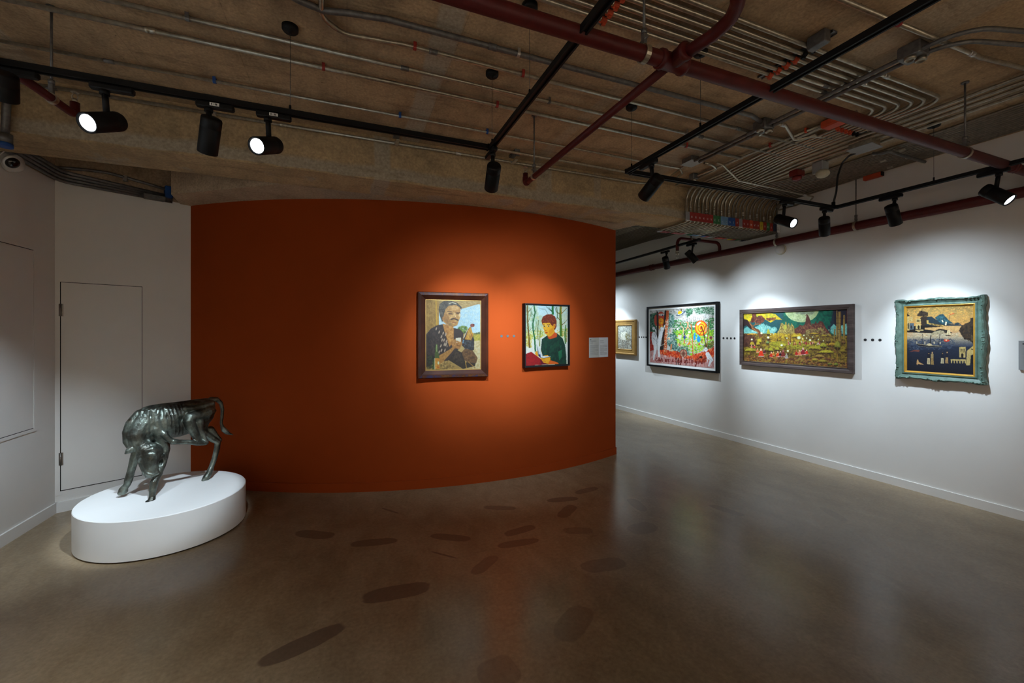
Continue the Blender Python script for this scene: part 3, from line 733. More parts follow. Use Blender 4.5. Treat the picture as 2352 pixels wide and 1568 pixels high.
# junction boxes
def jbox(label, p, s=.10, h=.05, rot=0, knobs=2, mat='steel_dark', plate=None):
    x, y, z = p
    t = thing('junction_box', label, 'junction box', (x, y, ZC - h)); R = Matrix.Rotation(rot, 3, 'Z')
    obj('box', MB().box((x, y, ZC - h / 2), (s, s, h), R, .006), mat, t)
    for k in range(knobs):
        c = Vector((x, y, ZC - h)) + R @ Vector(((k - (knobs - 1) / 2) * .07, -.02 * k, 0))
        obj('knockout', MB().lathe(c, (0, 0, -1), [(.028, 0), (.028, .016), (.022, .02), (.020, .012), (.0005, .011)], 14), 'steel', t)
    if plate: obj('cover_plate', MB().box((x, y, ZC - h - .003), (s * 1.15, s * 1.15, .006), R, .002), plate, t)
    return t
jbox('steel box with two round knockouts on the paired dark conduits, right of the track', (3.135, 1.40, ZC), .11, .075)
jbox('steel box with two round knockouts where the grey conduit meets the pair', (3.13, 2.35, ZC), .11, .075)
jbox('junction box with a pale cover plate above the right-hand spotlight', (3.15, 3.12, ZC), .13, .045, 0, 0, 'steel_dark', 'box_grey')
jbox('small steel box above the bend of the first conduit', (3.48, 3.42, ZC), .07, .06, 0, 1)
jbox('large grey box with a pale cover plate feeding the black cable', (4.268,2.249,3.220), .17, .075, .1, 0, 'steel', 'box_grey')
t = thing('signal_box', 'bright orange flat box beside the large red pipe', 'box', (3.571,2.089,3.250))
q = (3.571,2.089,3.250); obj('box', MB().box(q, (.10, .14, .05), None, .006), 'tag_orange', t); obj('lid', MB().box((q[0], q[1], q[2] - .027), (.085, .12, .006), None, .002), 'tag_orange', t)
t = thing('signal_box', 'dark red small box on the wall above the right-hand track', 'box', (5.198,2.659,3.248))
q = (5.198,2.659,3.248); obj('box', MB().box((q[0], q[1], q[2]), (.05, .16, .045), None, .004), 'tag_orange', t); obj('end_cap', MB().box((q[0], q[1] - .085, q[2]), (.045, .01, .04), None, .002), 'gap', t)
t = thing('alarm_beacon', 'dark red alarm beacon under the conduit bundle', 'beacon', (4.376,2.914,3.200))
q = (4.349,2.895,3.190); obj('base', MB().box((q[0], q[1], q[2] + .05), (.12, .09, .06), None, .006), 'beacon_red', t); obj('lens', MB().lathe((q[0], q[1], q[2] + .02), (0, 0, -1), [(.045, 0), (.045, .02), (.03, .04), (.0005, .045)], 16), 'beacon_red', t)
t = thing('emergency_light', 'grey box with a cream lamp under the conduit bundle', 'emergency light', (4.461,2.751,3.200))
q = (4.357,2.670,3.200); obj('housing', MB().box((q[0], q[1], q[2] + .02), (.10, .10, .11), None, .006), 'box_grey', t)
obj('lamp', MB().ball((q[0] - .03, q[1] - .04, q[2] - .055), .06, 14, 8, (1, 1, .7)), 'cream', t); obj('lamp_neck', MB().cyl((q[0] - .02, q[1] - .03, q[2] - .02), (q[0] - .02, q[1] - .03, q[2] - .045), .03, seg=12), 'cream', t)
t = thing('power_cable', 'black flexible cable looping from the ceiling box to the track corner', 'cable', (4.260,2.329,3.220))
pts = [(4.357,2.340,3.240), (4.240,2.346,3.200), (4.574,2.600,3.275), (4.506,2.600,3.132), (4.486,2.600,2.979), (4.44, 2.60, 2.86)]
obj('cable', MB().tube(fillet(pts, .12, 6), .009, 8), 'cable', t); obj('plug', MB().cyl((4.44, 2.60, 2.80), (4.44, 2.60, 2.87), .016, seg=10), 'black_metal', t)

# dome detector on the white wall
p = (5.275,3.715,2.670); t = thing('dome_detector', 'round cream dome on the white wall under the red pipe', 'detector', p)
obj('base_plate', MB().lathe(p, RIGHT_N, [(.068, 0), (.068, .012), (.060, .014)], 24), 'cream', t)
obj('dome', MB().lathe(p, RIGHT_N, [(.058, .012), (.056, .03), (.046, .05), (.028, .062), (.0005, .066)], 24), 'cam_white', t)
# dome camera at the left edge
p = (-2.380,4.314,2.878); t = thing('dome_camera', 'white security camera with a black lens dome at the left edge', 'camera', p)
dv = Vector((.75, -.35, -.55)).normalized()
obj('housing', MB().lathe(p, (1, 0, 0), [(.07, 0), (.07, .02), (.066, .05), (.052, .075), (.03, .086), (.0005, .088)], 24), 'cam_white', t)
c = Vector((-2.310,4.243,2.855)); 
obj('lens_ring', MB().lathe(c - Vector(dv) * .02, dv, [(.050, 0), (.050, .012), (.044, .018), (.0005, .016)], 24), 'cam_white', t)
obj('lens_dome', MB().lathe(c - Vector(dv) * .008, dv, [(.042, 0), (.040, .014), (.030, .026), (.014, .032), (.0005, .033)], 24), 'cam_glass', t)
obj('cable', MB().tube([(-2.340,4.175,2.882), (-2.330,4.190,2.912), (-2.330,4.215,2.948)], .004, 6), 'cam_white', t)

# dark conduits along the tops of the left and corner walls
for k in range(4):
    o = .028 * k
    pts = [(LX + .05 + o * .35, BY1, 2.935 + o * .9), (LX + .05 + o * .35, 4.84 - o * .3, 2.92 + o * .9)]
    e = DP0 + DE * .80 + DN * (.05 + o * .35); pts.append((e.x, e.y, 2.915 + o * .5))
    conduit('dark conduit along the top of the left and corner walls, ' + ('lowest', 'second from below', 'third from below', 'topmost')[k] + ' of four', pts, .015, .12, 'steel_dark', straps=[], group='dark conduits over the left wall')
t = thing('flexible_conduit', 'black flexible conduit sagging into the blue box above the door', 'conduit', (-2.043,4.941,3.071))
obj('tube', MB().tube([(-2.380,4.786,3.017), (-2.292,4.827,3.033), (-2.171,4.882,3.055), (-2.056,4.935,3.067), (-1.936,4.990,3.055), (-1.795,5.055,3.037), (-1.670,5.113,3.016)], .013, 10), 'steel_dark', t)
q = Vector((-1.941,4.988,3.045)); obj('clip', MB().box(q, (.03, .03, .05)), 'steel_bright', t)
q = Vector((-1.655,5.120,2.994)); R = Matrix((DE, -DN, Vector((0, 0, 1)))).transposed()
t = thing('end_box', 'blue box ending the conduits above the door', 'box', q)
obj('box', MB().box(q + DN * -.02, (.055, .08, .115), R, .005), 'tag_blue', t); obj('lid', MB().box(q + DE * .03 - DN * .02, (.005, .07, .10), R), 'tag_blue', t)
q = Vector((-1.751,5.075,2.921))
t = thing('end_box', 'flat grey box hanging under the conduits beside the blue box', 'box', q)
obj('box', MB().box(q - DN * .02, (.17, .08, .035), R, .005), 'steel_dark', t); obj('lid', MB().box(q - DN * .02 - Vector((0, 0, .02)), (.15, .07, .006), R), 'steel_dark', t)
t = thing('drop_conduit', 'upright grey conduit with a bright collar at the left edge', 'conduit', (-2.056,3.720,3.019))
a, b = Vector((-2.044,3.720,3.390)), Vector((-2.062,3.720,2.853))
obj('tube', MB().tube([a, b], .021, 14), 'steel_dark', t); obj('collar', MB().cyl(a.lerp(b, .54), a.lerp(b, .56), .023, seg=14), 'steel_bright', t)
obj('foot_fitting', MB().cyl(b + Vector((0, 0, .03)), b - Vector((0, 0, .03)), .036, seg=14), 'steel_dark', t); obj('blue_band', MB().cyl(b - Vector((0, 0, .03)), b - Vector((0, 0, .055)), .038, seg=14), 'tag_blue', t)

# ------------------------------------------------------------------ bronze calf
CD = Vector((.8247, .5656, 0)).normalized()        # body axis, head -> rump
CN = Vector((CD.y, -CD.x, 0))                      # towards the room
def capsule(mb, pts, seg=14):
    """round tapered limb: pts = [((x,y,z), r), ...]"""
    P = [Vector(p) for p, r in pts]; R_ = [r for p, r in pts]
    t0 = (P[0] - P[1]).normalized(); t1 = (P[-1] - P[-2]).normalized()
    a = [P[0] + t0 * R_[0] * s for s in (.98, .85, .5)]; ra = [R_[0] * s for s in (.15, .53, .86)]
    b = [P[-1] + t1 * R_[-1] * s for s in (.5, .85, .98)]; rb = [R_[-1] * s for s in (.86, .53, .15)]
    mb.tube(a + P + b, ra + R_ + rb, seg)
def off(p, d): return (p[0] + CN.x * d, p[1] + CN.y * d, p[2])
def kp(x, y, d):
    """point on the calf's middle plane, d metres towards the room (drawn on a 1673-unit side view)"""
    a, b, c, e = (Vector(v) for v in ((-1.609,4.068,1.074), (-1.053,4.449,0.981), (-1.609,4.068,0.562), (-1.053,4.449,0.379)))
    u, v = (x - 200) / 1200, (y - 200) / 800
    top = a + (b - a) * u; p = top + ((c + (e - c) * u) - top) * v
    return p + CN * d
cm = MB()
# trunk: (top, bottom, half thickness)
SEC = [((-1.098,4.418,0.977), (-1.098,4.418,0.884), .030), ((-1.112,4.408,1.001), (-1.112,4.408,0.820), .058), ((-1.149,4.383,1.009), (-1.151,4.381,0.763), .080), ((-1.200,4.348,1.009), (-1.205,4.345,0.739), .094), ((-1.259,4.308,1.007), (-1.264,4.304,0.725), .088),
       ((-1.307,4.275,1.005), (-1.307,4.275,0.715), .092), ((-1.354,4.243,1.005), (-1.354,4.243,0.716), .104), ((-1.399,4.212,1.006), (-1.403,4.209,0.712), .106), ((-1.439,4.184,1.004), (-1.443,4.181,0.699), .098), ((-1.473,4.161,1.001), (-1.473,4.161,0.694), .088), ((-1.503,4.140,0.990), (-1.499,4.143,0.701), .072), ((-1.524,4.126,0.948), (-1.516,4.132,0.735), .048)]
def sec_pt(k, ang, grow=0.):
    i = min(int(k), len(SEC) - 2); f = k - i
    T = Vector(SEC[i][0]).lerp(Vector(SEC[i + 1][0]), f); B = Vector(SEC[i][1]).lerp(Vector(SEC[i + 1][1]), f); h = SEC[i][2] * (1 - f) + SEC[i + 1][2] * f
    c = (T + B) / 2; rv = (T.z - B.z) / 2
    return c + CN * (math.cos(ang) * (h + grow)) + Vector((0, 0, 1)) * (math.sin(ang) * (rv + grow))
rings = []
for k in range(len(SEC)):
    rings.append([tuple(sec_pt(k, 2 * PI * j / 28)) for j in range(28)])
cm.rings(rings, True, True, True)
# spine ridge and ribs
capsule(cm, [(tuple(sec_pt(k, PI / 2, -.012)), .018) for k in (0.6, 2, 3, 4, 5, 6, 7, 8, 9, 10)])
for k in (4.7, 5.15, 5.6, 6.05, 6.5, 6.95, 7.4):
    for sgn in (1, -1):
        capsule(cm, [(tuple(sec_pt(k - .25 * (1.2 - a), (a if sgn > 0 else PI - a), -.0055)), .0095) for a in (1.15, .8, .45, .1, -.25, -.6, -.9)], 8)
# shoulder blade, neck folds
capsule(cm, [(off((-1.461,4.169,0.962), .060), .026), (off((-1.450,4.177,0.886), .074), .030), (off((-1.432,4.189,0.801), .072), .034), (off((-1.417,4.199,0.729), .062), .034)])
capsule(cm, [(off((-1.478,4.158,0.965), .050), .016), (off((-1.495,4.146,0.895), .066), .018), (off((-1.499,4.143,0.817), .074), .018), (off((-1.486,4.152,0.734), .080), .014)])
capsule(cm, [(off((-1.512,4.134,0.962), .030), .020), (off((-1.524,4.126,0.895), .050), .020), (off((-1.528,4.123,0.824), .062), .020), (off((-1.516,4.132,0.735), .075), .016)])
for x0, y0, x1, y1, d in ((395,400,385,620,.052), (425,360,432,660,.066), (455,320,462,600,.070), (490,305,490,560,.074), (545,300,530,600,.080), (640,290,600,470,.086), (665,300,690,560,.094), (575,300,560,420,.076)):
    capsule(cm, [(tuple(kp(x0 + (x1 - x0) * f + 10 * math.sin(f * 5 + x0), y0 + (y1 - y0) * f, d + .018 * math.sin(f * PI) - .008)), .0085) for f in (0, .2, .4, .6, .8, 1)], 8)
for x0, y0, x1, y1 in ((870,470,960,500), (880,500,975,530), (900,540,990,560), (860,440,950,465)):
    capsule(cm, [(tuple(kp(x0 + (x1 - x0) * f, y0 + (y1 - y0) * f - 22 * f * f, .082)), .0075) for f in (0, .35, .7, 1)], 8)
# hip bones and pelvis
capsule(cm, [(off((-1.293,4.285,0.951), .066), .026), (off((-1.249,4.314,0.950), .070), .022), (off((-1.195,4.352,0.958), .064), .024), (off((-1.123,4.401,0.967), .040), .024)])
capsule(cm, [(off((-1.293,4.285,0.951), -.062), .026), (off((-1.123,4.401,0.967), -.036), .024)])
capsule(cm, [(off((-1.240,4.321,0.905), .074), .016), (off((-1.175,4.366,0.867), .074), .014), (off((-1.112,4.408,0.902), .052), .016)])
# neck and head (turned to the viewer, hanging)
capsule(cm, [((-1.486,4.152,0.900), .085), (off((-1.516,4.132,0.847), .012), .080), (off((-1.536,4.117,0.787), .030), .070), (off((-1.532,4.120,0.727), .045), .060), (off((-1.507,4.137,0.687), .060), .055)])
capsule(cm, [((-1.516,4.132,0.946), .040), ((-1.557,4.103,0.883), .040), ((-1.576,4.090,0.816), .036), (off((-1.577,4.090,0.752), .01), .034), (off((-1.557,4.103,0.701), .03), .036)])
capsule(cm, [(off((-1.516,4.132,0.683), .085), .050), (off((-1.478,4.158,0.672), .092), .054), (off((-1.456,4.172,0.652), .088), .046)])
capsule(cm, [(off((-1.486,4.152,0.641), .095), .064), (off((-1.486,4.152,0.588), .105), .056), (off((-1.486,4.152,0.535), .110), .044), (off((-1.485,4.153,0.491), .112), .040)])
capsule(cm, [(off((-1.528,4.123,0.640), .080), .034), (off((-1.516,4.132,0.564), .080), .030), (off((-1.499,4.143,0.492), .085), .028)])
capsule(cm, [(off((-1.443,4.181,0.615), .075), .030), (off((-1.448,4.178,0.542), .078), .028), (off((-1.469,4.164,0.482), .085), .028)])
capsule(cm, [(off((-1.505,4.139,0.501), .130), .018), (off((-1.486,4.152,0.480), .142), .020), (off((-1.461,4.169,0.489), .132), .018)])
capsule(cm, [(off((-1.499,4.143,0.469), .100), .018), (off((-1.469,4.164,0.462), .102), .018)])
# brows
capsule(cm, [(off((-1.534,4.119,0.639), .105), .016), (off((-1.518,4.130,0.617), .122), .014)])
capsule(cm, [(off((-1.430,4.190,0.604), .098), .018), (off((-1.450,4.177,0.590), .120), .014)])
capsule(cm, [(off((-1.430,4.190,0.530), .082), .020), (off((-1.443,4.181,0.500), .090), .018)])
# forelock
for a, b in ((440, 770), (480, 745), (520, 740), (560, 760), (500, 790), (460, 800), (540, 800)):
    pass
capsule(cm, [(off((-1.512,4.134,0.678), .128), .018), (off((-1.486,4.152,0.684), .140), .022), (off((-1.461,4.169,0.664), .130), .018)])
capsule(cm, [(off((-1.499,4.143,0.648), .145), .014), (off((-1.478,4.158,0.642), .148), .016)])
# front legs
capsule(cm, [(off((-1.443,4.181,0.830), .045), .060), (off((-1.412,4.202,0.708), .050), .046), (off((-1.403,4.209,0.644), .058), .036), (off((-1.419,4.198,0.547), .078), .029), (off((-1.448,4.178,0.461), .103), .0255), (off((-1.471,4.162,0.416), .116), .0275), (off((-1.477,4.158,0.375), .123), .026), (off((-1.484,4.153,0.328), .130), .0215), (off((-1.486,4.152,0.295), .135), .0235), (off((-1.492,4.148,0.267), .140), .026)])
capsule(cm, [(off((-1.490,4.149,0.287), .142), .027), (off((-1.500,4.143,0.269), .150), .028), (off((-1.510,4.136,0.255), .158), .020)])
capsule(cm, [(off((-1.483,4.154,0.284), .128), .023), (off((-1.486,4.152,0.257), .132), .023)])
capsule(cm, [(off((-1.486,4.152,0.814), -.045), .055), (off((-1.512,4.134,0.675), -.055), .042), (off((-1.532,4.120,0.576), -.068), .030), (off((-1.545,4.111,0.488), -.084), .026), (off((-1.555,4.105,0.420), -.094), .0275), (off((-1.560,4.101,0.390), -.098), .024), (off((-1.567,4.096,0.369), -.102), .022)])
capsule(cm, [(off((-1.569,4.095,0.373), -.102), .024), (off((-1.582,4.086,0.346), -.106), .028), (off((-1.593,4.079,0.330), -.108), .019)])
capsule(cm, [(off((-1.569,4.095,0.338), -.104), .020), (off((-1.579,4.088,0.327), -.106), .020)])
# standing hind leg (far side)
capsule(cm, [(off((-1.141,4.389,0.893), -.030), .070), (off((-1.162,4.374,0.794), -.045), .056), (off((-1.164,4.373,0.715), -.048), .044), (off((-1.125,4.399,0.668), -.046), .036), (off((-1.083,4.428,0.624), -.042), .029), (off((-1.062,4.443,0.596), -.038), .027), (off((-1.069,4.438,0.541), -.034), .0235), (off((-1.086,4.426,0.464), -.028), .0215), (off((-1.107,4.412,0.396), -.022), .021), (off((-1.124,4.400,0.347), -.016), .025), (off((-1.136,4.392,0.318), -.012), .024)])
capsule(cm, [(off((-1.107,4.412,0.723), -.046), .030), (off((-1.064,4.441,0.645), -.044), .018), (off((-1.049,4.452,0.611), -.040), .020)])
capsule(cm, [(off((-1.134,4.393,0.328), -.012), .026), (off((-1.148,4.384,0.310), -.008), .028), (off((-1.162,4.374,0.299), -.004), .018)])
# raised hind leg (near side)
capsule(cm, [(off((-1.154,4.380,0.903), .040), .062), (off((-1.220,4.335,0.887), .060), .056), (off((-1.269,4.301,0.875), .080), .050), (off((-1.278,4.294,0.849), .088), .044), (off((-1.259,4.308,0.781), .094), .036), (off((-1.237,4.323,0.711), .096), .028), (off((-1.225,4.331,0.665), .098), .026)])
capsule(cm, [(off((-1.210,4.341,0.841), .066), .036), (off((-1.207,4.343,0.754), .084), .024), (off((-1.187,4.357,0.684), .094), .017), (off((-1.180,4.362,0.649), .098), .021)])
capsule(cm, [(off((-1.180,4.362,0.644), .098), .022), (off((-1.230,4.328,0.658), .104), .025), (off((-1.283,4.291,0.679), .110), .020), (off((-1.335,4.255,0.694), .114), .0195), (off((-1.374,4.229,0.708), .114), .024)])
capsule(cm, [(off((-1.374,4.229,0.710), .112), .023), (off((-1.397,4.213,0.738), .106), .021), (off((-1.417,4.199,0.777), .098), .024), (off((-1.428,4.192,0.810), .090), .014)])
# tail
capsule(cm, [((-1.115,4.406,0.991), .030), ((-1.083,4.428,0.992), .022), ((-1.055,4.448,0.955), .0165), ((-1.044,4.455,0.896), .0145), ((-1.047,4.453,0.829), .013), ((-1.052,4.450,0.770), .012), ((-1.047,4.453,0.739), .014)], 12)
capsule(cm, [((-1.049,4.452,0.750), .014), ((-1.037,4.460,0.706), .020), ((-1.015,4.475,0.676), .017), ((-0.973,4.504,0.646), .005)], 12)
capsule(cm, [(off((-1.043,4.456,0.730), .01), .012), (off((-1.023,4.469,0.703), .014), .012), (off((-0.998,4.487,0.666), .01), .005)], 10)
# ears
capsule(cm, [(off((-1.549,4.109,0.698), .055), .022), (off((-1.571,4.094,0.695), .062), .028), (off((-1.587,4.083,0.683), .058), .022), (off((-1.596,4.076,0.668), .05), .009)], 12)
capsule(cm, [(off((-1.439,4.184,0.661), .075), .018), (off((-1.419,4.198,0.669), .075), .021), (off((-1.399,4.212,0.673), .070), .012)], 12)

raw = bpy.data.objects.new('calf_raw', cm.mesh('calf_raw')); COL.objects.link(raw)
zmin = min(v.co.z for v in raw.data.vertices)
rm = raw.modifiers.new('remesh', 'REMESH'); rm.mode = 'VOXEL'; rm.voxel_size = .0042; rm.use_smooth_shade = True
sm = raw.modifiers.new('smooth', 'SMOOTH'); sm.factor = .5; sm.iterations = 5
tx = bpy.data.textures.new('hide', 'CLOUDS'); tx.noise_scale = .035; tx.noise_depth = 2
dp = raw.modifiers.new('hide', 'DISPLACE'); dp.texture = tx; dp.strength = .003; dp.mid_level = .5
dg = bpy.context.evaluated_depsgraph_get()
calf_me = bpy.data.meshes.new_from_object(raw.evaluated_get(dg)); calf_me.name = 'calf'
bpy.data.objects.remove(raw)
# flatten the soles on the plinth
nv = len(calf_me.vertices); co = np.empty(nv * 3); calf_me.vertices.foreach_get('co', co); co = co.reshape(-1, 3)
def dent(p, r, depth, d=None):
    p = np.array(p); q = co - p; k = np.clip(1 - (q ** 2).sum(1) / r ** 2, 0, 1)[:, None] ** 2
    co[:] -= np.array(CN if d is None else d) * depth * k
dent(off((-1.440,4.184,0.557), .095), .034, .020); dent(off((-1.529,4.122,0.593), .095), .032, .018)
dent(off((-1.312,4.272,0.863), .085), .055, .022); dent(off((-1.151,4.381,0.777), .060), .060, .030); dent(off((-1.484,4.153,0.760), .09), .045, .016)
dent(off((-1.501,4.142,0.481), .125), .016, .010); dent(off((-1.467,4.165,0.473), .125), .016, .010)
co[:, 2] = np.maximum(co[:, 2], PH + .0004); org = np.array([-1.36, 4.17, PH]); co -= org
calf_me.vertices.foreach_set('co', co.ravel()); calf_me.polygons.foreach_set('use_smooth', [True] * len(calf_me.polygons)); calf_me.update(); calf_me.materials.clear()
n = NT('bronze_patina_shaded'); p = n.coord('Object')
f1 = n.noise(9, 5, .6, vec=p); f2 = n.noise(46, 5, .65, vec=n.scaled(p, (1, 1, .28)), dist=.4)
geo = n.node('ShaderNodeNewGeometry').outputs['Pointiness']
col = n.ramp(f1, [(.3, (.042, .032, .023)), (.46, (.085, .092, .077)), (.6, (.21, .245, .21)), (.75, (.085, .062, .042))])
col = n.mix(n.step(geo, .50, .60), col, (.30, .32, .28)); col = n.mix(n.step(geo, .48, .40), col, (.02, .018, .015))  # over the patina: shade in creases and highlights on ridges, painted in
n.set(col, n.math('ADD', n.math('MULTIPLY', f2, .3), .20), .85, .5)
n.bump(n.math('ADD', f2, n.math('MULTIPLY', n.noise(110, 3, .6, vec=p), .4)), .6, .006); M['bronze'] = n.m
root = thing('calf_statue', 'green-brown bronze calf with a raised hind leg, standing on the white plinth', 'statue', tuple(org))
obj('body', calf_me, 'bronze', root, origin=tuple(org))

# ------------------------------------------------------------------ pictures
def rgb(h):
    h = h.lstrip('#'); return np.array([int(h[i:i + 2], 16) for i in (0, 2, 4)], float) / 255
class Paint:
    """flat picture print: pigment colours on a fine grid of points"""
    al = .8
    def __init__(self, w, h, quad, bg, seed=1):
        self.w, self.h = w, h; self.a = np.tile(rgb(bg), (h, w, 1)); self.r = np.random.RandomState(seed)
        A = []; B = []
        for (x, y), (u, v) in zip(quad, ((0, 0), (w, 0), (w, h), (0, h))):
            A += [[x, y, 1, 0, 0, 0, -u * x, -u * y], [0, 0, 0, x, y, 1, -v * x, -v * y]]; B += [u, v]
        self.H = np.append(np.linalg.solve(np.array(A, float), np.array(B, float)), 1).reshape(3, 3)
        self.yy, self.xx = np.mgrid[0:h, 0:w] + .5
    def m(self, pts):
        p = np.c_[np.array(pts, float), np.ones(len(pts))] @ self.H.T; return p[:, :2] / p[:, 2:]
    def sc(self, x, y):
        q = self.m([(x, y), (x + 10, y), (x, y + 10)]); return np.linalg.norm(q[1] - q[0]) / 10, np.linalg.norm(q[2] - q[0]) / 10
    def mask(self, q):
        lo = np.maximum(np.floor(q.min(0)).astype(int), 0); hi = np.minimum(np.ceil(q.max(0)).astype(int) + 1, (self.w, self.h))
        if (hi <= lo).any(): return None
        X, Y = self.xx[lo[1]:hi[1], lo[0]:hi[0]], self.yy[lo[1]:hi[1], lo[0]:hi[0]]; ins = np.zeros(X.shape, bool)
        for (x0, y0), (x1, y1) in zip(q, np.roll(q, -1, 0)):
            c = (y0 > Y) != (y1 > Y)
            if y1 != y0: ins ^= c & (X < (x1 - x0) * (Y - y0) / (y1 - y0) + x0)
        return (slice(lo[1], hi[1]), slice(lo[0], hi[0])), ins
    def put(self, q, col, al=1.):
        r = self.mask(q)
        if r is None: return self
        s, i = r; c = rgb(col) if isinstance(col, str) else col; self.a[s][i] = self.a[s][i] * (1 - al) + c * al; return self
    def poly(self, pts, col, al=1.): return self.put(self.m(pts), col, al)
    def ell(self, x, y, rx, ry, col, rot=0., al=1.):
        t = np.linspace(0, 2 * PI, 22)[:-1]; c, s = math.cos(rot), math.sin(rot)
        return self.poly([(x + rx * math.cos(k) * c - ry * math.sin(k) * s, y + rx * math.cos(k) * s + ry * math.sin(k) * c) for k in t], col, al)
    def line(self, pts, w, col, al=1., taper=1.):
        k = len(pts) - 1
        for i, (a, b) in enumerate(zip(pts, pts[1:])):
            d = np.array(b, float) - a; L = np.hypot(*d) or 1; n = np.array([-d[1], d[0]]) / L
            w0 = w * (1 + (taper - 1) * i / k) / 2; w1 = w * (1 + (taper - 1) * (i + 1) / k) / 2
            self.poly([a + n * w0, b + n * w1, b - n * w1, a - n * w0], col, al)
            if w > 5: self.ell(*b, w1, w1, col, 0, al)
        return self
    def blobs(self, pts, cols, n, s, asp=1., rot=0., jr=.6, al=None):
        al = self.al if al is None else al
        n, s = int(n * 2.2), s * .62
        q = np.array(pts, float); lo, hi = q.min(0), q.max(0); k = 0; t = 0
        while k < n and t < n * 6:
            t += 1; p = lo + (hi - lo) * self.r.rand(2); ins = False
            for (x0, y0), (x1, y1) in zip(q, np.roll(q, -1, 0)):
                if (y0 > p[1]) != (y1 > p[1]) and p[0] < (x1 - x0) * (p[1] - y0) / (y1 - y0) + x0: ins = not ins
            if not ins: continue
            k += 1; z = s * (.5 + self.r.rand()); self.ell(p[0], p[1], z, z * asp, cols[self.r.randint(len(cols))], rot + jr * (self.r.rand() - .5) * 2, al)
        return self
    def grad(self, y0, y1, c0, c1):
        """vertical blend in canvas fractions"""
        a, b = int(y0 * self.h), int(y1 * self.h); t = np.linspace(0, 1, b - a)[:, None, None]; self.a[a:b] = rgb(c0) * (1 - t) + rgb(c1) * t; return self
    def grain(self, amt, sz=3):
        n = self.r.randn(self.h // sz + 2, self.w // sz + 2); n = np.kron(n, np.ones((sz, sz)))[:self.h, :self.w]; n2 = self.r.randn(self.h, self.w)
        self.a = np.clip(self.a * (1 + amt * (.6 * n + .5 * n2))[..., None], 0, 1); return self
    def blur(self, k=1):
        for _ in range(k):
            a = np.pad(self.a, ((1, 1), (1, 1), (0, 0)), 'edge'); self.a = (a[1:-1, 1:-1] * 4 + a[:-2, 1:-1] + a[2:, 1:-1] + a[1:-1, :-2] + a[1:-1, 2:]) / 8
        return self
pm = NT('painted_canvas'); at = pm.node('ShaderNodeAttribute', attribute_name='pigment'); pm.set(at.outputs['Color'], .55, 0, .25); M['paint'] = pm.m
pm.bump(pm.noise(420, 2, .6, vec=pm.pos()), .12, .002)
def canvas(P, F, w, h, depth, parent, gain=1., cx=0, cy=0, name='canvas'):
    W_, H_ = P.w + 1, P.h + 1
    u, v = np.meshgrid(np.linspace(-w / 2, w / 2, W_) + cx, np.linspace(h / 2, -h / 2, H_) + cy)
    m = np.array(F); L = np.c_[u.ravel(), v.ravel(), np.full(u.size, depth), np.ones(u.size)] @ m.T
    i = np.arange(P.w * P.h); r, c = i // P.w, i % P.w; a = r * W_ + c
    f = np.c_[a, a + W_, a + W_ + 1, a + 1].astype(np.int32)
    ctr = np.array(F.translation); me = bpy.data.meshes.new(name)
    me.vertices.add(len(L)); me.vertices.foreach_set('co', (L[:, :3] - ctr).ravel())
    me.loops.add(f.size); me.loops.foreach_set('vertex_index', f.ravel()); me.polygons.add(len(f)); me.polygons.foreach_set('loop_start', np.arange(0, f.size, 4, dtype=np.int32)); me.update(calc_edges=True)
    g = np.pad(P.a, ((0, 1), (0, 1), (0, 0)), 'edge'); g = np.where(g <= .04045, g / 12.92, ((g + .055) / 1.055) ** 2.4) * gain
    ca = me.color_attributes.new('pigment', 'FLOAT_COLOR', 'POINT'); ca.data.foreach_set('color', np.c_[g.reshape(-1, 3), np.ones(len(L))].ravel())
    return obj(name, me, 'paint', parent, origin=tuple(ctr))
def frame_loops(F, w, h, prof, n=1, wave=None):
    """picture frame: prof = [(inset from the outer edge, height off the wall)]; wave(s, inset) pushes the edge outwards"""
    rings = []
    for (ins, z) in prof:
        x, y = w / 2 - ins, h / 2 - ins; ring = []
        for (a, b, s) in (((-x, -y), (x, -y), 0), ((x, -y), (x, y), 1), ((x, y), (-x, y), 2), ((-x, y), (-x, -y), 3)):
            for k in range(n):
                t = k / n; px, py = a[0] + (b[0] - a[0]) * t, a[1] + (b[1] - a[1]) * t
                if wave:
                    o = wave(s, t, ins); px += o * (0, 1, 0, -1)[s]; py += o * (-1, 0, 1, 0)[s]
                ring.append(tuple(F @ Vector((px, py, z))))
        rings.append(ring)
    return MB().rings(rings, True, False, False)
def box_in(F, x0, x1, y0, y1, z0, z1):
    mb = MB(); mb.T = F; return mb.box(((x0 + x1) / 2, (y0 + y1) / 2, (z0 + z1) / 2), (x1 - x0, y1 - y0, z1 - z0))
def red_frame(px_angle, z, off=0.):
    nrm = Vector((math.cos(px_angle), math.sin(px_angle), 0)); o = Vector((CX, CY, z)) + nrm * (CR + off)
    return face_frame(o, Vector((-nrm.y, nrm.x, 0)), nrm)
def right_frame(y, z): return face_frame(right_pt(y, z), RIGHT_X, RIGHT_N)

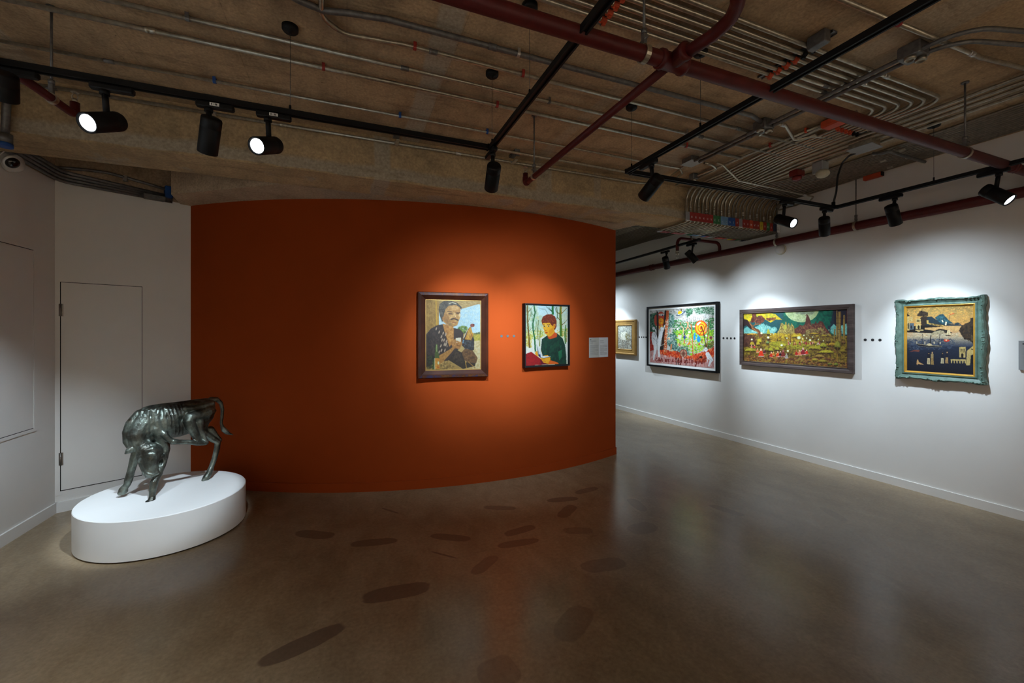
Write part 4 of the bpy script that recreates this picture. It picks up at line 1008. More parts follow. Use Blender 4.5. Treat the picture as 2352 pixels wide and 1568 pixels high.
# --- man with a rooster, wide brown frame
n = NT('worn_brown_frame'); p = n.pos()
f = n.noise(7, 4, .6, vec=p); k = n.noise(16, 3, .6, vec=p, dist=1.2)
col = n.ramp(f, [(.3, (.024, .0062, .003)), (.7, (.05, .0135, .006))])
n.set(col, .30, 0, .35); M['brown_frame'] = n.m
n = NT('worn_frame_face'); p = n.pos()
k = n.noise(11, 3, .55, vec=n.scaled(p, (1.6, 1.6, .4)), dist=.8)
col = n.ramp(k, [(.34, (.035, .035, .09)), (.43, (.06, .032, .04)), (.52, (.08, .028, .011)), (.6, (.12, .05, .018)), (.68, (.055, .03, .05))])
n.set(col, .34, 0, .55); M['worn_face'] = n.m
F = red_frame(-1.6748, 1.563)
t = thing('painting', 'painting of a moustached man holding a glass and a rooster, in a wide brown frame', 'painting', tuple(F.translation))
w, h = .730, .880
obj('frame', frame_loops(F, w, h, [(0, .002), (0, .030), (.006, .048), (.034, .058), (.044, .050), (.083, .022), (.083, .004)]), 'brown_frame', t)
for s in (-1, 1):
    y0, y1 = sorted((s * (h / 2 - .008), s * (h / 2 - .032)))
    mb = MB(); mb.T = F
    za, zb = (.0505, .0588)
    xo, xi = w / 2 - .010, w / 2 - .034
    yo, yi = s * (h / 2 - .008), s * (h / 2 - .033)
    mb.add([(-xo, yo, .0500), (xo, yo, .0500), (xi, yi, .0590), (-xi, yi, .0590), (-xo, yo, .048), (xo, yo, .048), (xi, yi, .056), (-xi, yi, .056)], [(0, 1, 2, 3), (7, 6, 5, 4), (0, 4, 5, 1), (1, 5, 6, 2), (2, 6, 7, 3), (3, 7, 4, 0)])
    obj('worn_edge', mb, 'worn_face', t)
obj('backing', box_in(F, -w / 2 + .02, w / 2 - .02, -h / 2 + .02, h / 2 - .02, .0, .016), 'gap', t)
obj('gilt_slip', frame_loops(F, w - .156, h - .156, [(0, .020), (0, .026), (.006, .026), (.008, .018)]), pbr('gilt', (.36, .22, .06), .4, .5), t)
P = Paint(200, 250, [(163,165),(1130,190),(1122,1390),(165,1405)], '#b79a5f', 3); P.al = .42
P.poly([(150,150),(400,170),(385,600),(150,760)], '#a8813a').blobs([(150,150),(400,170),(385,620),(150,740)], ['#b58d42', '#8f6c30', '#c09a50', '#a07a38'], 260, 22, 2.2, .05, .3)
P.line([(345,170),(360,620)], 26, '#c89b34').line([(270,170),(275,620)], 10, '#8a6428')
P.poly([(395,320),(460,300),(1130,250),(1130,780),(395,640)], '#b6cfd2').blobs([(700,300),(1130,260),(1130,700),(720,680)], ['#a9ccd8', '#c6d4c6', '#bcd3cf', '#9fc4d4'], 260, 30, .8)
P.poly([(395,170),(1135,190),(1135,235),(800,330),(395,330)], '#a98c56').blobs([(395,170),(1135,190),(1120,240),(760,300),(395,300)], ['#b7995f', '#94773f', '#c5ab72'], 150, 20, .6)
P.blobs([(730,680),(780,640),(900,640),(900,760),(760,760)], ['#6f8a2c', '#4f6b28', '#90a43a', '#35502a'], 90, 18)
P.poly([(990,790),(1130,770),(1130,920),(980,900)], '#a99a35').blobs([(1000,770),(1130,755),(1130,900),(990,900)], ['#c0ab3a', '#8d8a34', '#d2bb55'], 60, 18)
P.blobs([(1010,770),(1125,740),(1125,770),(1010,790)], ['#3e5030', '#56663a'], 30, 10)
P.poly([(1000,900),(1130,900),(1125,1395),(980,1395)], '#c7b07c').blobs([(1000,900),(1130,900),(1125,1395),(1000,1395)], ['#d6c290', '#b19a64', '#c9c09a'], 90, 22)
P.poly([(165,1250),(560,1240),(820,1390),(165,1405)], '#a9884a').blobs([(420,1250),(560,1250),(700,1390),(420,1395)], ['#c7a462', '#8a6a36', '#6a5530'], 80, 18)
# rooster
P.poly([(960,640),(1000,820),(1020,880),(1010,1060),(900,1080),(800,980),(820,870),(900,700)], '#3a322c').poly([(955,640),(1000,800),(960,880),(850,870),(905,720)], '#c48a2c')
P.blobs([(940,650),(990,800),(960,870),(860,860)], ['#d9a63a', '#a8702a', '#e0bb63', '#8a5a28'], 60, 16, 2).ell(985, 625, 38, 30, '#8a4a3a').ell(1010, 612, 16, 12, '#5c2a24').line([(905,690),(830,850)], 12, '#c9b9a2').line([(830,880),(820,930)], 22, '#6b8fa5')
P.blobs([(830,900),(1010,890),(1010,1040),(850,1050)], ['#2c2a2e', '#4a4038', '#223038', '#6a7680'], 60, 16)
# shirt, neck, face
P.poly([(170,790),(250,680),(360,620),(460,600),(540,720),(660,670),(760,690),(830,760),(810,930),(760,1010),(640,1180),(560,1240),(400,1260),(170,1360)], '#40332c')
P.blobs([(180,760),(450,620),(560,760),(560,1100),(180,1340)], ['#4a3b32', '#33281f', '#56453c', '#3a302a', '#2c241e'], 240, 28, 1.4)
P.poly([(460,590),(640,640),(660,690),(655,900),(580,1000),(535,860),(480,680)], '#b27a38').blobs([(480,600),(650,650),(650,900),(560,900)], ['#c58d46', '#9c6830', '#cf9c56'], 70, 20, 1.6)
P.poly([(400,1150),(560,1060),(640,1000),(690,1010),(600,1120),(470,1260),(410,1300)], '#a9773a').blobs([(420,1150),(600,1040),(640,1040),(470,1240)], ['#bd8b48', '#8c5f2d'], 40, 18)
for x, y in ((350,680),(400,740),(440,820),(450,880),(485,880),(430,980),(490,960),(440,1060),(500,1060),(515,780),(530,900),(520,960),(400,1090),(470,760)): P.ell(x, y, 11, 30, '#b59d84', .3)
P.blobs([(480,920),(550,920),(545,1010),(480,1000)], ['#c4ad8e', '#8f7a66'], 12, 14)
P.poly([(470,300),(560,210),(700,230),(780,300),(770,480),(720,620),(640,650),(520,600),(460,540),(450,400)], '#b98a4c')
P.blobs([(480,330),(560,260),(740,270),(765,480),(700,610),(560,600),(480,500)], ['#c99b5a', '#a8763a', '#d6ae70', '#b2844a'], 160, 20)
P.poly([(390,340),(410,240),(480,190),(600,185),(720,220),(800,300),(790,345),(760,300),(700,260),(560,270),(510,340),(480,440),(490,520),(450,560),(410,440)], '#4e463a').blobs([(400,330),(430,230),(560,195),(700,220),(640,250),(520,280),(480,400),(440,480)], ['#5f5647', '#3a342b', '#766c5a'], 110, 16, 2, .5)
P.line([(570,235),(640,215),(700,240)], 14, '#c9c0a6').line([(545,375),(640,385)], 13, '#5b4028').line([(690,395),(770,400)], 12, '#5b4028').line([(560,415),(640,420)], 14, '#63482e').line([(695,415),(760,418)], 12, '#6a4a2e')
P.line([(670,400),(690,470)], 18, '#d8b57c').line([(600,520),(660,500),(730,530)], 26, '#4a3a2a').line([(630,570),(700,575)], 10, '#8a4c34').ell(760, 440, 14, 30, '#e2c48e').blobs([(480,500),(600,540),(640,640),(520,600)], ['#9a7c50', '#8b6c42'], 40, 14)
P.ell(475, 500, 22, 40, '#a9753c'); P.poly([(480,420),(540,430),(590,520),(560,600),(500,560)], '#8a5c2c', .45).poly([(600,280),(720,290),(740,340),(610,350)], '#dcb47a', .5).line([(690,480),(660,500),(690,515)], 10, '#7a4a26').ell(600, 415, 34, 14, '#3f2c1c', 0, .55).ell(725, 412, 26, 12, '#3f2c1c', 0, .55).line([(560,600),(640,640),(700,620)], 12, '#8a6034', .6)
# hands and glass
P.poly([(600,930),(680,860),(790,850),(800,950),(760,1040),(640,1020)], '#a77138').blobs([(610,930),(690,870),(790,880),(760,1030),(640,1010)], ['#bb8548', '#8b5b2a', '#c99a5c'], 50, 15)
P.poly([(690,845),(785,838),(780,920),(700,930)], '#d9cfb2').line([(700,905),(790,930)], 22, '#b67f42').line([(690,940),(795,955)], 18, '#a56f36').line([(690,900),(720,900)], 10, '#6a4422').line([(700,970),(770,985)], 10, '#6a4422')
P.poly([(790,1100),(860,1030),(990,1070),(1075,1200),(1050,1290),(900,1280),(800,1200)], '#6b4a2c').blobs([(800,1100),(870,1040),(980,1080),(1060,1200),(900,1270)], ['#7d5832', '#54371f', '#8f6a40', '#45301e'], 90, 24, .6, .4)
P.poly([(560,1230),(700,1050),(790,1100),(860,1270),(1040,1290),(1030,1340),(820,1390)], '#3a2e22').blobs([(620,1200),(700,1070),(790,1110),(820,1330)], ['#463829', '#2b231b', '#544434'], 80, 22)
P.line([(860,1260),(880,1385)], 12, '#b98d3e').line([(910,1265),(1030,1375)], 12, '#a87c3a')
# bottle
P.poly([(320,1190),(330,1010),(345,950),(370,950),(380,1060),(400,1150),(405,1395),(280,1395),(285,1230)], '#4d5a2a').line([(355,960),(357,1080)], 12, '#a9b878').blobs([(200,1150),(300,1150),(290,1380),(190,1380)], ['#2f3a22', '#4a5430', '#23241a'], 50, 18)
P.poly([(315,1195),(405,1200),(405,1392),(318,1392)], '#c8852a').poly([(315,1195),(328,1195),(330,1392),(318,1392)], '#e0d2a0').ell(385, 1280, 16, 28, '#cfd6a8').line([(340,1350),(395,1355)], 14, '#b4452a').line([(345,1250),(350,1370)], 14, '#dba545')
P.grain(.045).blur(1)
canvas(P, F, w - .166, h - .166, .0205, t, 0.42)

# --- youth reading in a winter wood, thin black box frame
F = red_frame(-1.4500, 1.556)
t = thing('painting', 'painting of a red-haired youth in a green sweater, in a thin black frame', 'painting', tuple(F.translation))
w, h = .605, .704
obj('frame', frame_loops(F, w, h, [(0, .0), (0, .058), (.012, .058), (.012, .040), (.020, .040), (.020, .006)]), 'black_metal', t)
obj('backing', box_in(F, -w / 2 + .01, w / 2 - .01, -h / 2 + .01, h / 2 - .01, .0, .030), 'gap', t)
P = Paint(180, 236, [(125,82),(1000,128),(968,1365),(105,1388)], '#cfe0dc', 5); P.al = .55
P.grad(0, .45, '#b9dbe0', '#dfe9d6').grad(.45, 1, '#dfe8c4', '#e6e6c6')
P.blobs([(130,90),(380,100),(400,650),(120,650)], ['#b7cfb4', '#c9dcc4', '#9fbf9a', '#d4e2d8', '#b9cf9f'], 200, 30, 1.4)
P.blobs([(330,280),(480,330),(500,600),(330,640)], ['#b6cfbe', '#c2d4a6', '#d6d08a', '#a9c2a6'], 80, 26, 1.3)
P.blobs([(760,130),(990,140),(980,650),(760,620)], ['#c6d2b0', '#d9dcc0', '#bcd0be', '#cfd8a8'], 120, 28, 1.2)
P.blobs([(120,640),(520,640),(540,830),(120,860)], ['#b9c43a', '#d6d65a', '#7fae3a', '#e2e4b0', '#c8b02a'], 130, 22, .5)
P.blobs([(760,640),(980,600),(970,800),(800,760)], ['#c9b93a', '#d79a2a', '#8fae3a', '#e0d880'], 70, 18, .7)
P.poly([(110,820),(330,830),(520,760),(460,1000),(420,1120),(110,1140)], '#e4e6d6').poly([(900,920),(985,900),(975,1360),(930,1200)], '#e2e6d8').blobs([(120,700),(240,720),(230,1000),(120,960)], ['#c7b52a', '#a9942a', '#d8cc60'], 50, 16, 1.4)
def tree(pts, w, c, br=(), c2=None):
    P.line(pts, w, c, 1, .8)
    for b in br: P.line(b, w * .34, c2 or c, 1, .4)
tree([(195,1010),(180,760),(160,450),(165,100)], 34, '#6f5a22', [[(185,660),(235,590),(260,560)], [(165,480),(220,330),(240,180)], [(170,250),(230,180),(270,110)], [(165,600),(125,570)], [(170,380),(150,240),(135,120)], [(185,240),(215,140)]], '#7d6a30')
P.line([(165,1000),(170,760)], 14, '#b89a2a')
tree([(310,1090),(300,800),(270,620),(270,480),(320,250),(300,100)], 30, '#1f6a35', [[(290,660),(330,580),(350,450)], [(270,480),(250,300),(220,150)], [(310,300),(350,200)], [(300,340),(250,260)], [(315,260),(290,150)]], '#35593a')
tree([(370,850),(370,600),(385,420)], 14, '#5a6a34'); tree([(400,980),(410,760),(430,620)], 18, '#7a8a2a', [[(415,760),(440,660)]])
tree([(690,300),(685,200),(690,110)], 46, '#1d6f2f', [[(680,240),(620,190),(550,120)], [(665,220),(600,130)]], '#24452c'); P.line([(590,290),(530,180),(400,150)], 8, '#7f958c').line([(540,190),(440,180)], 6, '#8fa59a')
tree([(850,770),(850,500),(845,300),(860,110)], 52, '#5f7a22', [[(840,290),(760,240),(730,130)], [(860,290),(920,230),(985,160)], [(865,530),(920,490),(985,420)], [(830,420),(780,350)]], '#6b5a26'); P.line([(838,770),(838,540)], 20, '#2f7a2f').line([(870,300),(865,120)], 14, '#b88a2a')
tree([(935,940),(930,720),(950,540)], 24, '#3d7a2a', [[(935,700),(965,590)]]); P.line([(955,900),(960,640)], 10, '#8a6a2a').line([(770,400),(790,300),(770,140)], 14, '#2f5a34')
P.poly([(640,760),(760,700),(880,820),(925,960),(945,1180),(945,1365),(560,1372),(470,1300),(425,1040),(450,830),(560,750)], '#143a2c')
P.blobs([(480,830),(640,800),(860,860),(930,1100),(930,1340),(640,1300),(470,1100)], ['#18442f', '#103024', '#1d5238', '#0f2a22', '#153e30'], 160, 30, 2.2, .3, .4); P.poly([(780,1100),(860,1060),(850,1220),(800,1300)], '#1d6a45').poly([(820,980),(850,960),(840,1060)], '#1c5c40')
P.poly([(560,760),(620,770),(720,680),(770,720),(760,790),(620,832)], '#d2521c').poly([(560,770),(600,800),(620,832),(590,825)], '#b8420f')
P.poly([(560,600),(700,560),(720,680),(650,760),(600,780),(560,750)], '#e8a51e')
P.poly([(465,480),(540,460),(690,480),(710,560),(690,660),(620,740),(550,735),(515,700),(490,620)], '#f0ad22').poly([(600,640),(700,560),(690,680),(600,745)], '#e29316').poly([(500,500),(560,490),(545,620),(520,640)], '#f7c23e')
P.poly([(447,430),(480,340),(560,295),(660,290),(730,340),(765,430),(760,560),(725,640),(705,610),(745,520),(700,505),(690,560),(650,520),(620,475),(540,480),(475,480),(465,520)], '#7a2d12')
P.blobs([(460,430),(500,340),(640,300),(740,380),(750,500),(640,470),(480,470)], ['#8c3716', '#6a2410', '#a04a20', '#5a1c10'], 90, 24, .6, -.4); P.poly([(700,510),(735,505),(730,580),(705,600)], '#e8901c').ell(718, 545, 9, 28, '#c66a14')
P.line([(475,525),(510,510)], 9, '#5a2c10').line([(560,520),(625,515)], 9, '#5a2c10').ell(500, 548, 22, 11, '#efe0b0').ell(590, 548, 24, 12, '#efe0b0').ell(504, 549, 12, 12, '#1c2020').ell(594, 549, 12, 12, '#1c2020')
P.line([(525,540),(515,630),(550,645)], 8, '#c47a14').ell(535, 645, 18, 7, '#c9690f').ell(545, 690, 28, 15, '#cc4f12').line([(520,692),(570,688)], 5, '#8a2a0c')
P.poly([(112,1140),(225,1095),(350,1195),(470,1290),(560,1372),(110,1386)], '#a3161a').blobs([(120,1150),(225,1110),(420,1280),(480,1370),(120,1380)], ['#b01a1c', '#8d1218', '#9c1620'], 60, 26).poly([(400,1260),(560,1372),(420,1376)], '#6d1226')
P.poly([(300,1120),(350,1070),(420,1050),(450,1130),(440,1180),(380,1200),(320,1170)], '#eda21e').poly([(410,1230),(480,1180),(560,1170),(620,1230),(610,1330),(560,1360),(470,1330)], '#f0a61e').line([(440,1265),(500,1280)], 8, '#b86a10').line([(450,1300),(520,1310)], 8, '#b86a10').line([(400,1080),(420,1160)], 10, '#c97c12')
P.poly([(610,1280),(760,1330),(790,1362),(560,1372)], '#e0641a').poly([(330,920),(420,1060),(460,1180),(370,1160)], '#d5dbd8').poly([(330,920),(380,1090),(400,1200),(360,1150)], '#8d9a9e').poly([(390,1130),(450,1190),(640,1200),(480,1235),(400,1210)], '#e6e9ea').poly([(365,1160),(410,1150),(420,1215),(385,1200)], '#1c2c6a').line([(400,1215),(480,1238),(600,1210)], 9, '#20304a')
P.grain(.03).blur(1)
canvas(P, F, w - .04, h - .04, .040, t, 0.42)

# --- gilt framed landscape, partly behind the curved wall
F = right_frame(6.86, 1.483)
t = thing('painting', 'pale landscape in a wide gilt frame, half hidden behind the curved wall', 'painting', tuple(F.translation))
w, h = .66, .70
M['gilt_frame'] = pbr('gilt_frame', (.38, .215, .06), .45, .35, .12, 14)
obj('frame', frame_loops(F, w, h, [(0, 0), (0, .03), (.01, .045), (.03, .048), (.04, .036), (.10, .034), (.108, .042), (.116, .03), (.116, .004)]), 'gilt_frame', t)
obj('backing', box_in(F, -w / 2 + .03, w / 2 - .03, -h / 2 + .03, h / 2 - .03, 0, .018), 'gap', t)
P = Paint(90, 100, [(0,0),(90,0),(90,100),(0,100)], '#a7aaa0', 8)
P.blobs([(0,0),(90,0),(90,100),(0,100)], ['#b9bdb4', '#8f938c', '#c6c6b4', '#77766c', '#a5a48f'], 420, 4, .8); P.blobs([(0,50),(90,60),(90,100),(0,100)], ['#7d7468', '#5f5b52', '#918775', '#a89f8a'], 200, 4, .5, .5)
P.blobs([(20,30),(60,30),(60,60),(20,60)], ['#d6d4c2', '#c9c9b0', '#e0dcc9'], 70, 4); P.blobs([(50,35),(75,35),(75,60),(50,60)], ['#6f6b52', '#8d8560'], 26, 4); P.line([(24,88),(26,55)], 3, '#5b5b50').line([(20,88),(22,60)], 2, '#dad8c8').grain(.06)
canvas(P, F, w - .23, h - .23, .026, t, 0.8)

# --- crowded garden with targets, black frame and white mat
F = right_frame(5.42, 1.510)
t = thing('painting', 'bright crowded garden picture with round targets and red script, black frame', 'painting', tuple(F.translation))
w, h = 1.54, 1.085
obj('frame', frame_loops(F, w, h, [(0, 0), (0, .062), (.030, .062), (.030, .045), (.030, .006)]), 'black_metal', t)
obj('backing', box_in(F, -w / 2 + .02, w / 2 - .02, -h / 2 + .02, h / 2 - .02, 0, .040), 'plinth', t)
Q = [(110,240),(1415,140),(1395,1455),(95,1335)]
P = Paint(300, 214, Q, '#b9b6ac', 11)
P.blobs([(110,240),(1415,140),(1410,480),(110,520)], ['#c4c1b8', '#a7a49b', '#d3d0c8', '#8f8c84'], 240, 26)
P.blobs([(560,470),(700,430),(900,480),(1010,480),(1410,380),(1400,760),(560,760)], ['#2c6b3c', '#3c8a48', '#1f5232', '#4c9a4a', '#5a7a4a'], 330, 22, .8)
P.blobs([(600,660),(1400,640),(1390,920),(1180,1060),(950,1190),(640,1000)], ['#8fbf1f', '#a9d32a', '#6fa81f', '#c6df3a', '#4f8f2a', '#7ab82a'], 420, 22, .7)
P.blobs([(470,300),(600,320),(600,480),(470,720),(640,760),(650,1000),(860,1000),(900,1180),(640,1160),(460,960)], ['#3a5f52', '#5f8a7a', '#7f9f90', '#2c4a42', '#a7b8aa', '#41706a'], 420, 17)
P.blobs([(110,320),(240,300),(230,680),(110,690)], ['#1f4a34', '#3a6a4c', '#557a60', '#0f2a20'], 120, 18, 1.6)
P.blobs([(840,210),(1000,190),(960,320),(860,380)], ['#3f6a4c', '#5a8a66', '#284a36'], 70, 16); P.blobs([(1000,180),(1415,150),(1410,330),(1200,290),(1050,330)], ['#3f6a4c', '#5a8a66', '#284a36', '#7a9a80', '#b9c0b0'], 170, 18)
for x in range(890, 1330, 26): P.line([(x, 300 + (x * 7) % 60), (x + 8, 470 - (x * 3) % 50)], 12, '#e4e4de')
for x in range(880, 1400, 34): P.line([(x, 500), (x + (x % 30) - 10, 400 - (x * 5) % 60)], 5, '#4a3428')
P.blobs([(1180,980),(1400,880),(1395,1010),(1200,1060)], ['#4a6a2c', '#6f7f34', '#8a5a2a', '#3a4a2c'], 90, 16)
P.poly([(95,700),(150,690),(170,1080),(95,1110)], '#8c2420').blobs([(95,690),(160,690),(180,1090),(95,1100)], ['#a02c24', '#6d1c1c', '#b8402c'], 40, 18, 1.6)
P.poly([(95,1110),(330,1060),(640,1130),(900,1220),(1160,1140),(1400,1020),(1395,1455),(95,1335)], '#b98a84')
P.blobs([(290,1060),(640,1110),(900,1210),(1180,1120),(1400,1010),(1390,1200),(1100,1280),(700,1250),(300,1200)], ['#d2441c', '#e2592a', '#b8331a', '#c8402c', '#e8834a', '#8f2a1a'], 360, 18, 1.8, .1)
P.blobs([(95,1120),(300,1180),(700,1260),(1390,1300),(1390,1450),(95,1330)], ['#c69a94', '#b98480', '#d6b8b0', '#a8706c', '#cf8f84'], 320, 12, 3.4, 0, .15)
for x in range(110, 1390, 18): P.line([(x, 1215 + (x * 13) % 60), (x + 3, 1310 + (x * 7) % 100)], 6, '#b04a40', .5)
def target(x, y, r, k=1.):
    for f, c in ((1, '#d8491c'), (.84, '#e8a01c'), (.7, '#f0c02a'), (.58, '#d9581c'), (.42, '#f2cf2c'), (.28, '#e07a1c'), (.13, '#b83c1c')): P.ell(x, y, r * f * k, r * f * 1.28, c)
P.ell(335, 430, 85, 170, '#b8402c').ell(235, 450, 40, 120, '#b8442c'); P.ell(345, 330, 60, 25, '#d4cbc0').ell(365, 340, 14, 14, '#34405a'); target(335, 470, 62, .95); P.blobs([(290,540),(390,540),(380,640),(280,640)], ['#e0a01c', '#cf5a1c', '#e8c84a'], 30, 14)
target(1145, 605, 128); P.poly([(1050,520),(1120,470),(1150,480),(1080,560)], '#d8d0c4')
P.line([(262,260),(265,560),(250,900)], 40, '#33251e').line([(440,240),(420,420),(385,700),(350,1050)], 56, '#33241e').line([(470,240),(455,520),(420,800),(410,1120)], 52, '#b8542a')
P.blobs([(420,430),(480,430),(440,1100),(385,1100)], ['#d8823a', '#c0522a', '#e0b08a', '#a8401f', '#d8d0c0'], 90, 14).line([(320,300),(310,640)], 8, '#a8572a').line([(300,1010),(330,1050)], 60, '#2c221e')
P.ell(740, 300, 110, 32, '#4a5664', -.5).ell(738, 298, 84, 20, '#c3ccd0', -.5).ell(722, 288, 44, 42, '#f0bf12').line([(640,345),(730,330),(810,255)], 16, '#5f6b78').line([(660,330),(740,312),(790,260)], 9, '#e8ecee').ell(795, 370, 24, 26, '#d9d8c4').line([(745,200),(750,240)], 22, '#6a5034')
for x, y in ((540,260),(600,265),(660,400),(900,300)): P.ell(x, y, 9, 12, '#55504a')
for (x, c, w_) in ((965, '#c2622a', 18), (1290, '#9a4a2a', 14)): P.line([(x - 25, 520), (x, 800), (x + 5, 1160)] if x < 1000 else [(1310,480),(1275,800),(1250,1000)], w_, c)
P.line([(1150,560),(1195,720),(1225,900),(1245,1000)], 16, '#4a2c20').line([(1170,640),(1110,760)], 9, '#3a2a22').line([(1195,690),(1240,560)], 9, '#3a2a22')
# small figures
P.line([(845,480),(880,500),(875,580),(840,640)], 24, '#d8906a').line([(880,580),(915,640)], 16, '#d8906a').line([(745,560),(790,620),(780,710)], 18, '#dba58c').line([(720,480),(735,540)], 14, '#8c5a3c').line([(510,620),(515,690)], 18, '#c88a78').line([(540,950),(530,1040),(510,1090)], 26, '#cf7a4a').ell(535, 1085, 40, 16, '#c7b088')
P.ell(805, 800, 24, 50, '#1f3f7a').ell(803, 740, 13, 20, '#18243a').line([(800,860),(800,930)], 22, '#c4603a').ell(1008, 800, 24, 60, '#2a8ac0').ell(1092, 840, 36, 66, '#2a8ac0').ell(1012, 728, 15, 20, '#3a9ad0').ell(1078, 760, 16, 18, '#4aa0d0').line([(1010,870),(1012,960),(1060,1020)], 15, '#d8a88a').ell(1100, 950, 18, 26, '#c4502c').line([(1165,830),(1155,910)], 18, '#9c5a2c')
P.ell(705, 790, 34, 60, '#cfd6b4').ell(708, 745, 26, 16, '#d9743a').ell(665, 632, 18, 24, '#e4e8e0').ell(905, 694, 30, 18, '#ecefe8').ell(1000, 576, 26, 18, '#e6ded4').ell(1248, 765, 20, 22, '#e6e8dc').ell(1340, 810, 32, 40, '#a8685a').ell(1340, 812, 16, 26, '#6a3028').ell(490, 830, 22, 34, '#e0d8c0').ell(488, 832, 14, 18, '#d88a4a').poly([(855,965),(900,895),(935,960)], '#e0751c').ell(700, 960, 20, 30, '#c87a5a').ell(880, 760, 18, 34, '#d8b89a').ell(1245, 640, 16, 60, '#d8946a', .3)
P.blobs([(650,700),(1000,720),(980,1060),(680,1040)], ['#e6c0b0', '#d8d8c8', '#c8603c', '#f0e0c8'], 36, 11)
P.ell(778, 1150, 78, 94, '#8c3a2c').ell(778, 1150, 62, 76, '#b88a70').ell(778, 1150, 40, 50, '#7a5a48').line([(778,1060),(778,1240)], 9, '#6a2c24').line([(705,1150),(850,1150)], 9, '#6a2c24').ell(765, 1240, 20, 12, '#e0d4cc')
for x in (645, 680, 730, 835): P.line([(x, 1240), (x - 8, 1390)], 14, '#3a2a24')
P.ell(1130, 1225, 34, 26, '#241c1c').blobs([(960,1260),(1240,1240),(1230,1340),(980,1330)], ['#8c2c1c', '#b8401f', '#c8603a', '#6a2418'], 70, 15)
# white cut-out figures
W_ = '#dcdcdb'
P.ell(180, 620, 30, 34, W_).poly([(150,720),(190,690),(230,720),(262,860),(240,960),(220,1080),(185,1290),(160,1290),(178,1060),(170,920),(140,840)], W_).line([(150,730),(145,860),(165,960)], 22, W_).poly([(240,1000),(225,1120),(190,1230),(210,1000)], W_).line([(225,690),(215,640)], 22, W_)
P.ell(345, 620, 30, 34, W_).poly([(300,700),(340,650),(370,680),(355,800),(310,920),(300,1080),(310,1210),(262,1230),(262,1050),(255,900)], W_).line([(365,690),(385,620),(408,555)], 22, W_).poly([(300,1060),(296,1110),(312,1220),(280,1220)], W_)
for l in ([(190,720),(245,860),(235,960)], [(165,820),(215,870),(255,860)], [(215,700),(225,800)]): P.line(l, 6, '#6a6a6c')
P.line([(205,1060),(400,945)], 6, '#d6d2c8')
P.ell(1235, 1060, 36, 48, W_).poly([(1235,1120),(1290,1110),(1340,1200),(1385,1290),(1340,1330),(1300,1420),(1275,1390),(1310,1280),(1260,1260),(1225,1160)], W_).line([(1262,1270),(1258,1340)], 14, W_).line([(1330,1330),(1285,1400)], 26, W_).line([(1215,1060),(1255,1050)], 8, '#8a8a8a').line([(1300,1240),(1360,1300)], 6, '#8a8a8c')
# script along the foot
def script(txt, x, y, s, sl, col, lw):
    S = {'c': [[(.6, .85), (.35, 1), (.08, .6), (.15, .1), (.45, 0), (.8, .25)]], 'a': [[(.65, .85), (.35, 1), (.06, .55), (.15, .05), (.4, .1), (.68, .9), (.62, .2), (.78, 0), (1, .25)]], 'n': [[(0, .1), (.1, 1), (.05, 0)], [(.05, .5), (.35, 1), (.52, .8), (.5, .1), (.7, 0), (.9, .3)]],
         'w': [[(0, 1), (.05, .1), (.25, 0), (.42, .9), (.45, .1), (.68, 0), (.85, 1), (1, .8)]], 'e': [[(.05, .45), (.5, .6), (.5, .95), (.25, 1), (.05, .5), (.2, .02), (.5, 0), (.8, .3)]], 's': [[(.0, .0), (.35, 1.15), (.5, .4), (.35, 0), (.05, .1)], [(.35, .0), (.7, .3)]],
         't': [[(.3, 1.9), (.2, .2), (.35, 0), (.6, .25)], [(0, 1.15), (.6, 1.25)]], 'y': [[(0, 1), (.1, .3), (.3, .2), (.55, .9)], [(.6, 1), (.5, -.6), (.3, -1), (.05, -.8), (.5, 0), (.8, .3)]], 'i': [[(.1, 1), (.08, .15), (.25, 0), (.45, .3)], [(.12, 1.45), (.16, 1.55)]],
         'h': [[(.1, 2), (.05, 0)], [(.05, .5), (.35, 1), (.5, .75), (.48, .1), (.7, 0), (.85, .3)]], 'o': [[(.5, 1), (.15, .9), (.05, .4), (.25, 0), (.55, .2), (.6, .7), (.45, 1), (.9, .9)]], 'u': [[(0, 1), (.05, .2), (.25, 0), (.5, .4), (.55, 1), (.52, .15), (.7, 0), (.9, .3)]], '?': [[(0, 1.5), (.2, 1.95), (.55, 1.8), (.5, 1.3), (.25, 1), (.25, .6)], [(.22, .05), (.28, .15)]]}
    for ch in txt:
        if ch != ' ':
            for st in S[ch]: P.line([(x + (p[0] * .82 + p[1] * .16) * s, y - p[1] * s + (x + p[0] * s - 200) * sl) for p in st], lw, col)
        x += s * (.88 if ch not in ' i' else .5)
script('can we stay with you?', 205, 1312, 62, .055, '#6d1a16', 11)
P.grain(.04).blur(1)
canvas(P, F, w - .135, h - .135, .0415, t, .82)

# --- moonlit fairground valley, dark wood frame
n = NT('dark_wood'); p = n.pos(); f = n.noise(12, 5, .65, vec=n.scaled(p, (1, .25, 3.0)))
n.set(n.ramp(f, [(.3, (.035, .021, .018)), (.55, (.075, .050, .043)), (.75, (.13, .095, .085))]), .55, 0, .35); n.bump(f, .3, .003); M['dark_wood'] = n.m
F = right_frame(3.585, 1.517)
t = thing('painting', 'wide moonlit valley with castles and dancers, in a dark wood frame', 'painting', tuple(F.translation))
w, h = 1.415, .785
obj('frame', frame_loops(F, w, h, [(0, 0), (0, .036), (.006, .042), (.030, .040), (.050, .034), (.056, .040), (.060, .034), (.060, .004)]), 'dark_wood', t)
obj('backing', box_in(F, -w / 2 + .02, w / 2 - .02, -h / 2 + .02, h / 2 - .02, 0, .022), 'gap', t)
P = Paint(380, 200, [(78,262),(2339,145),(2319,1470),(60,1305)], '#0f4a3c', 17)
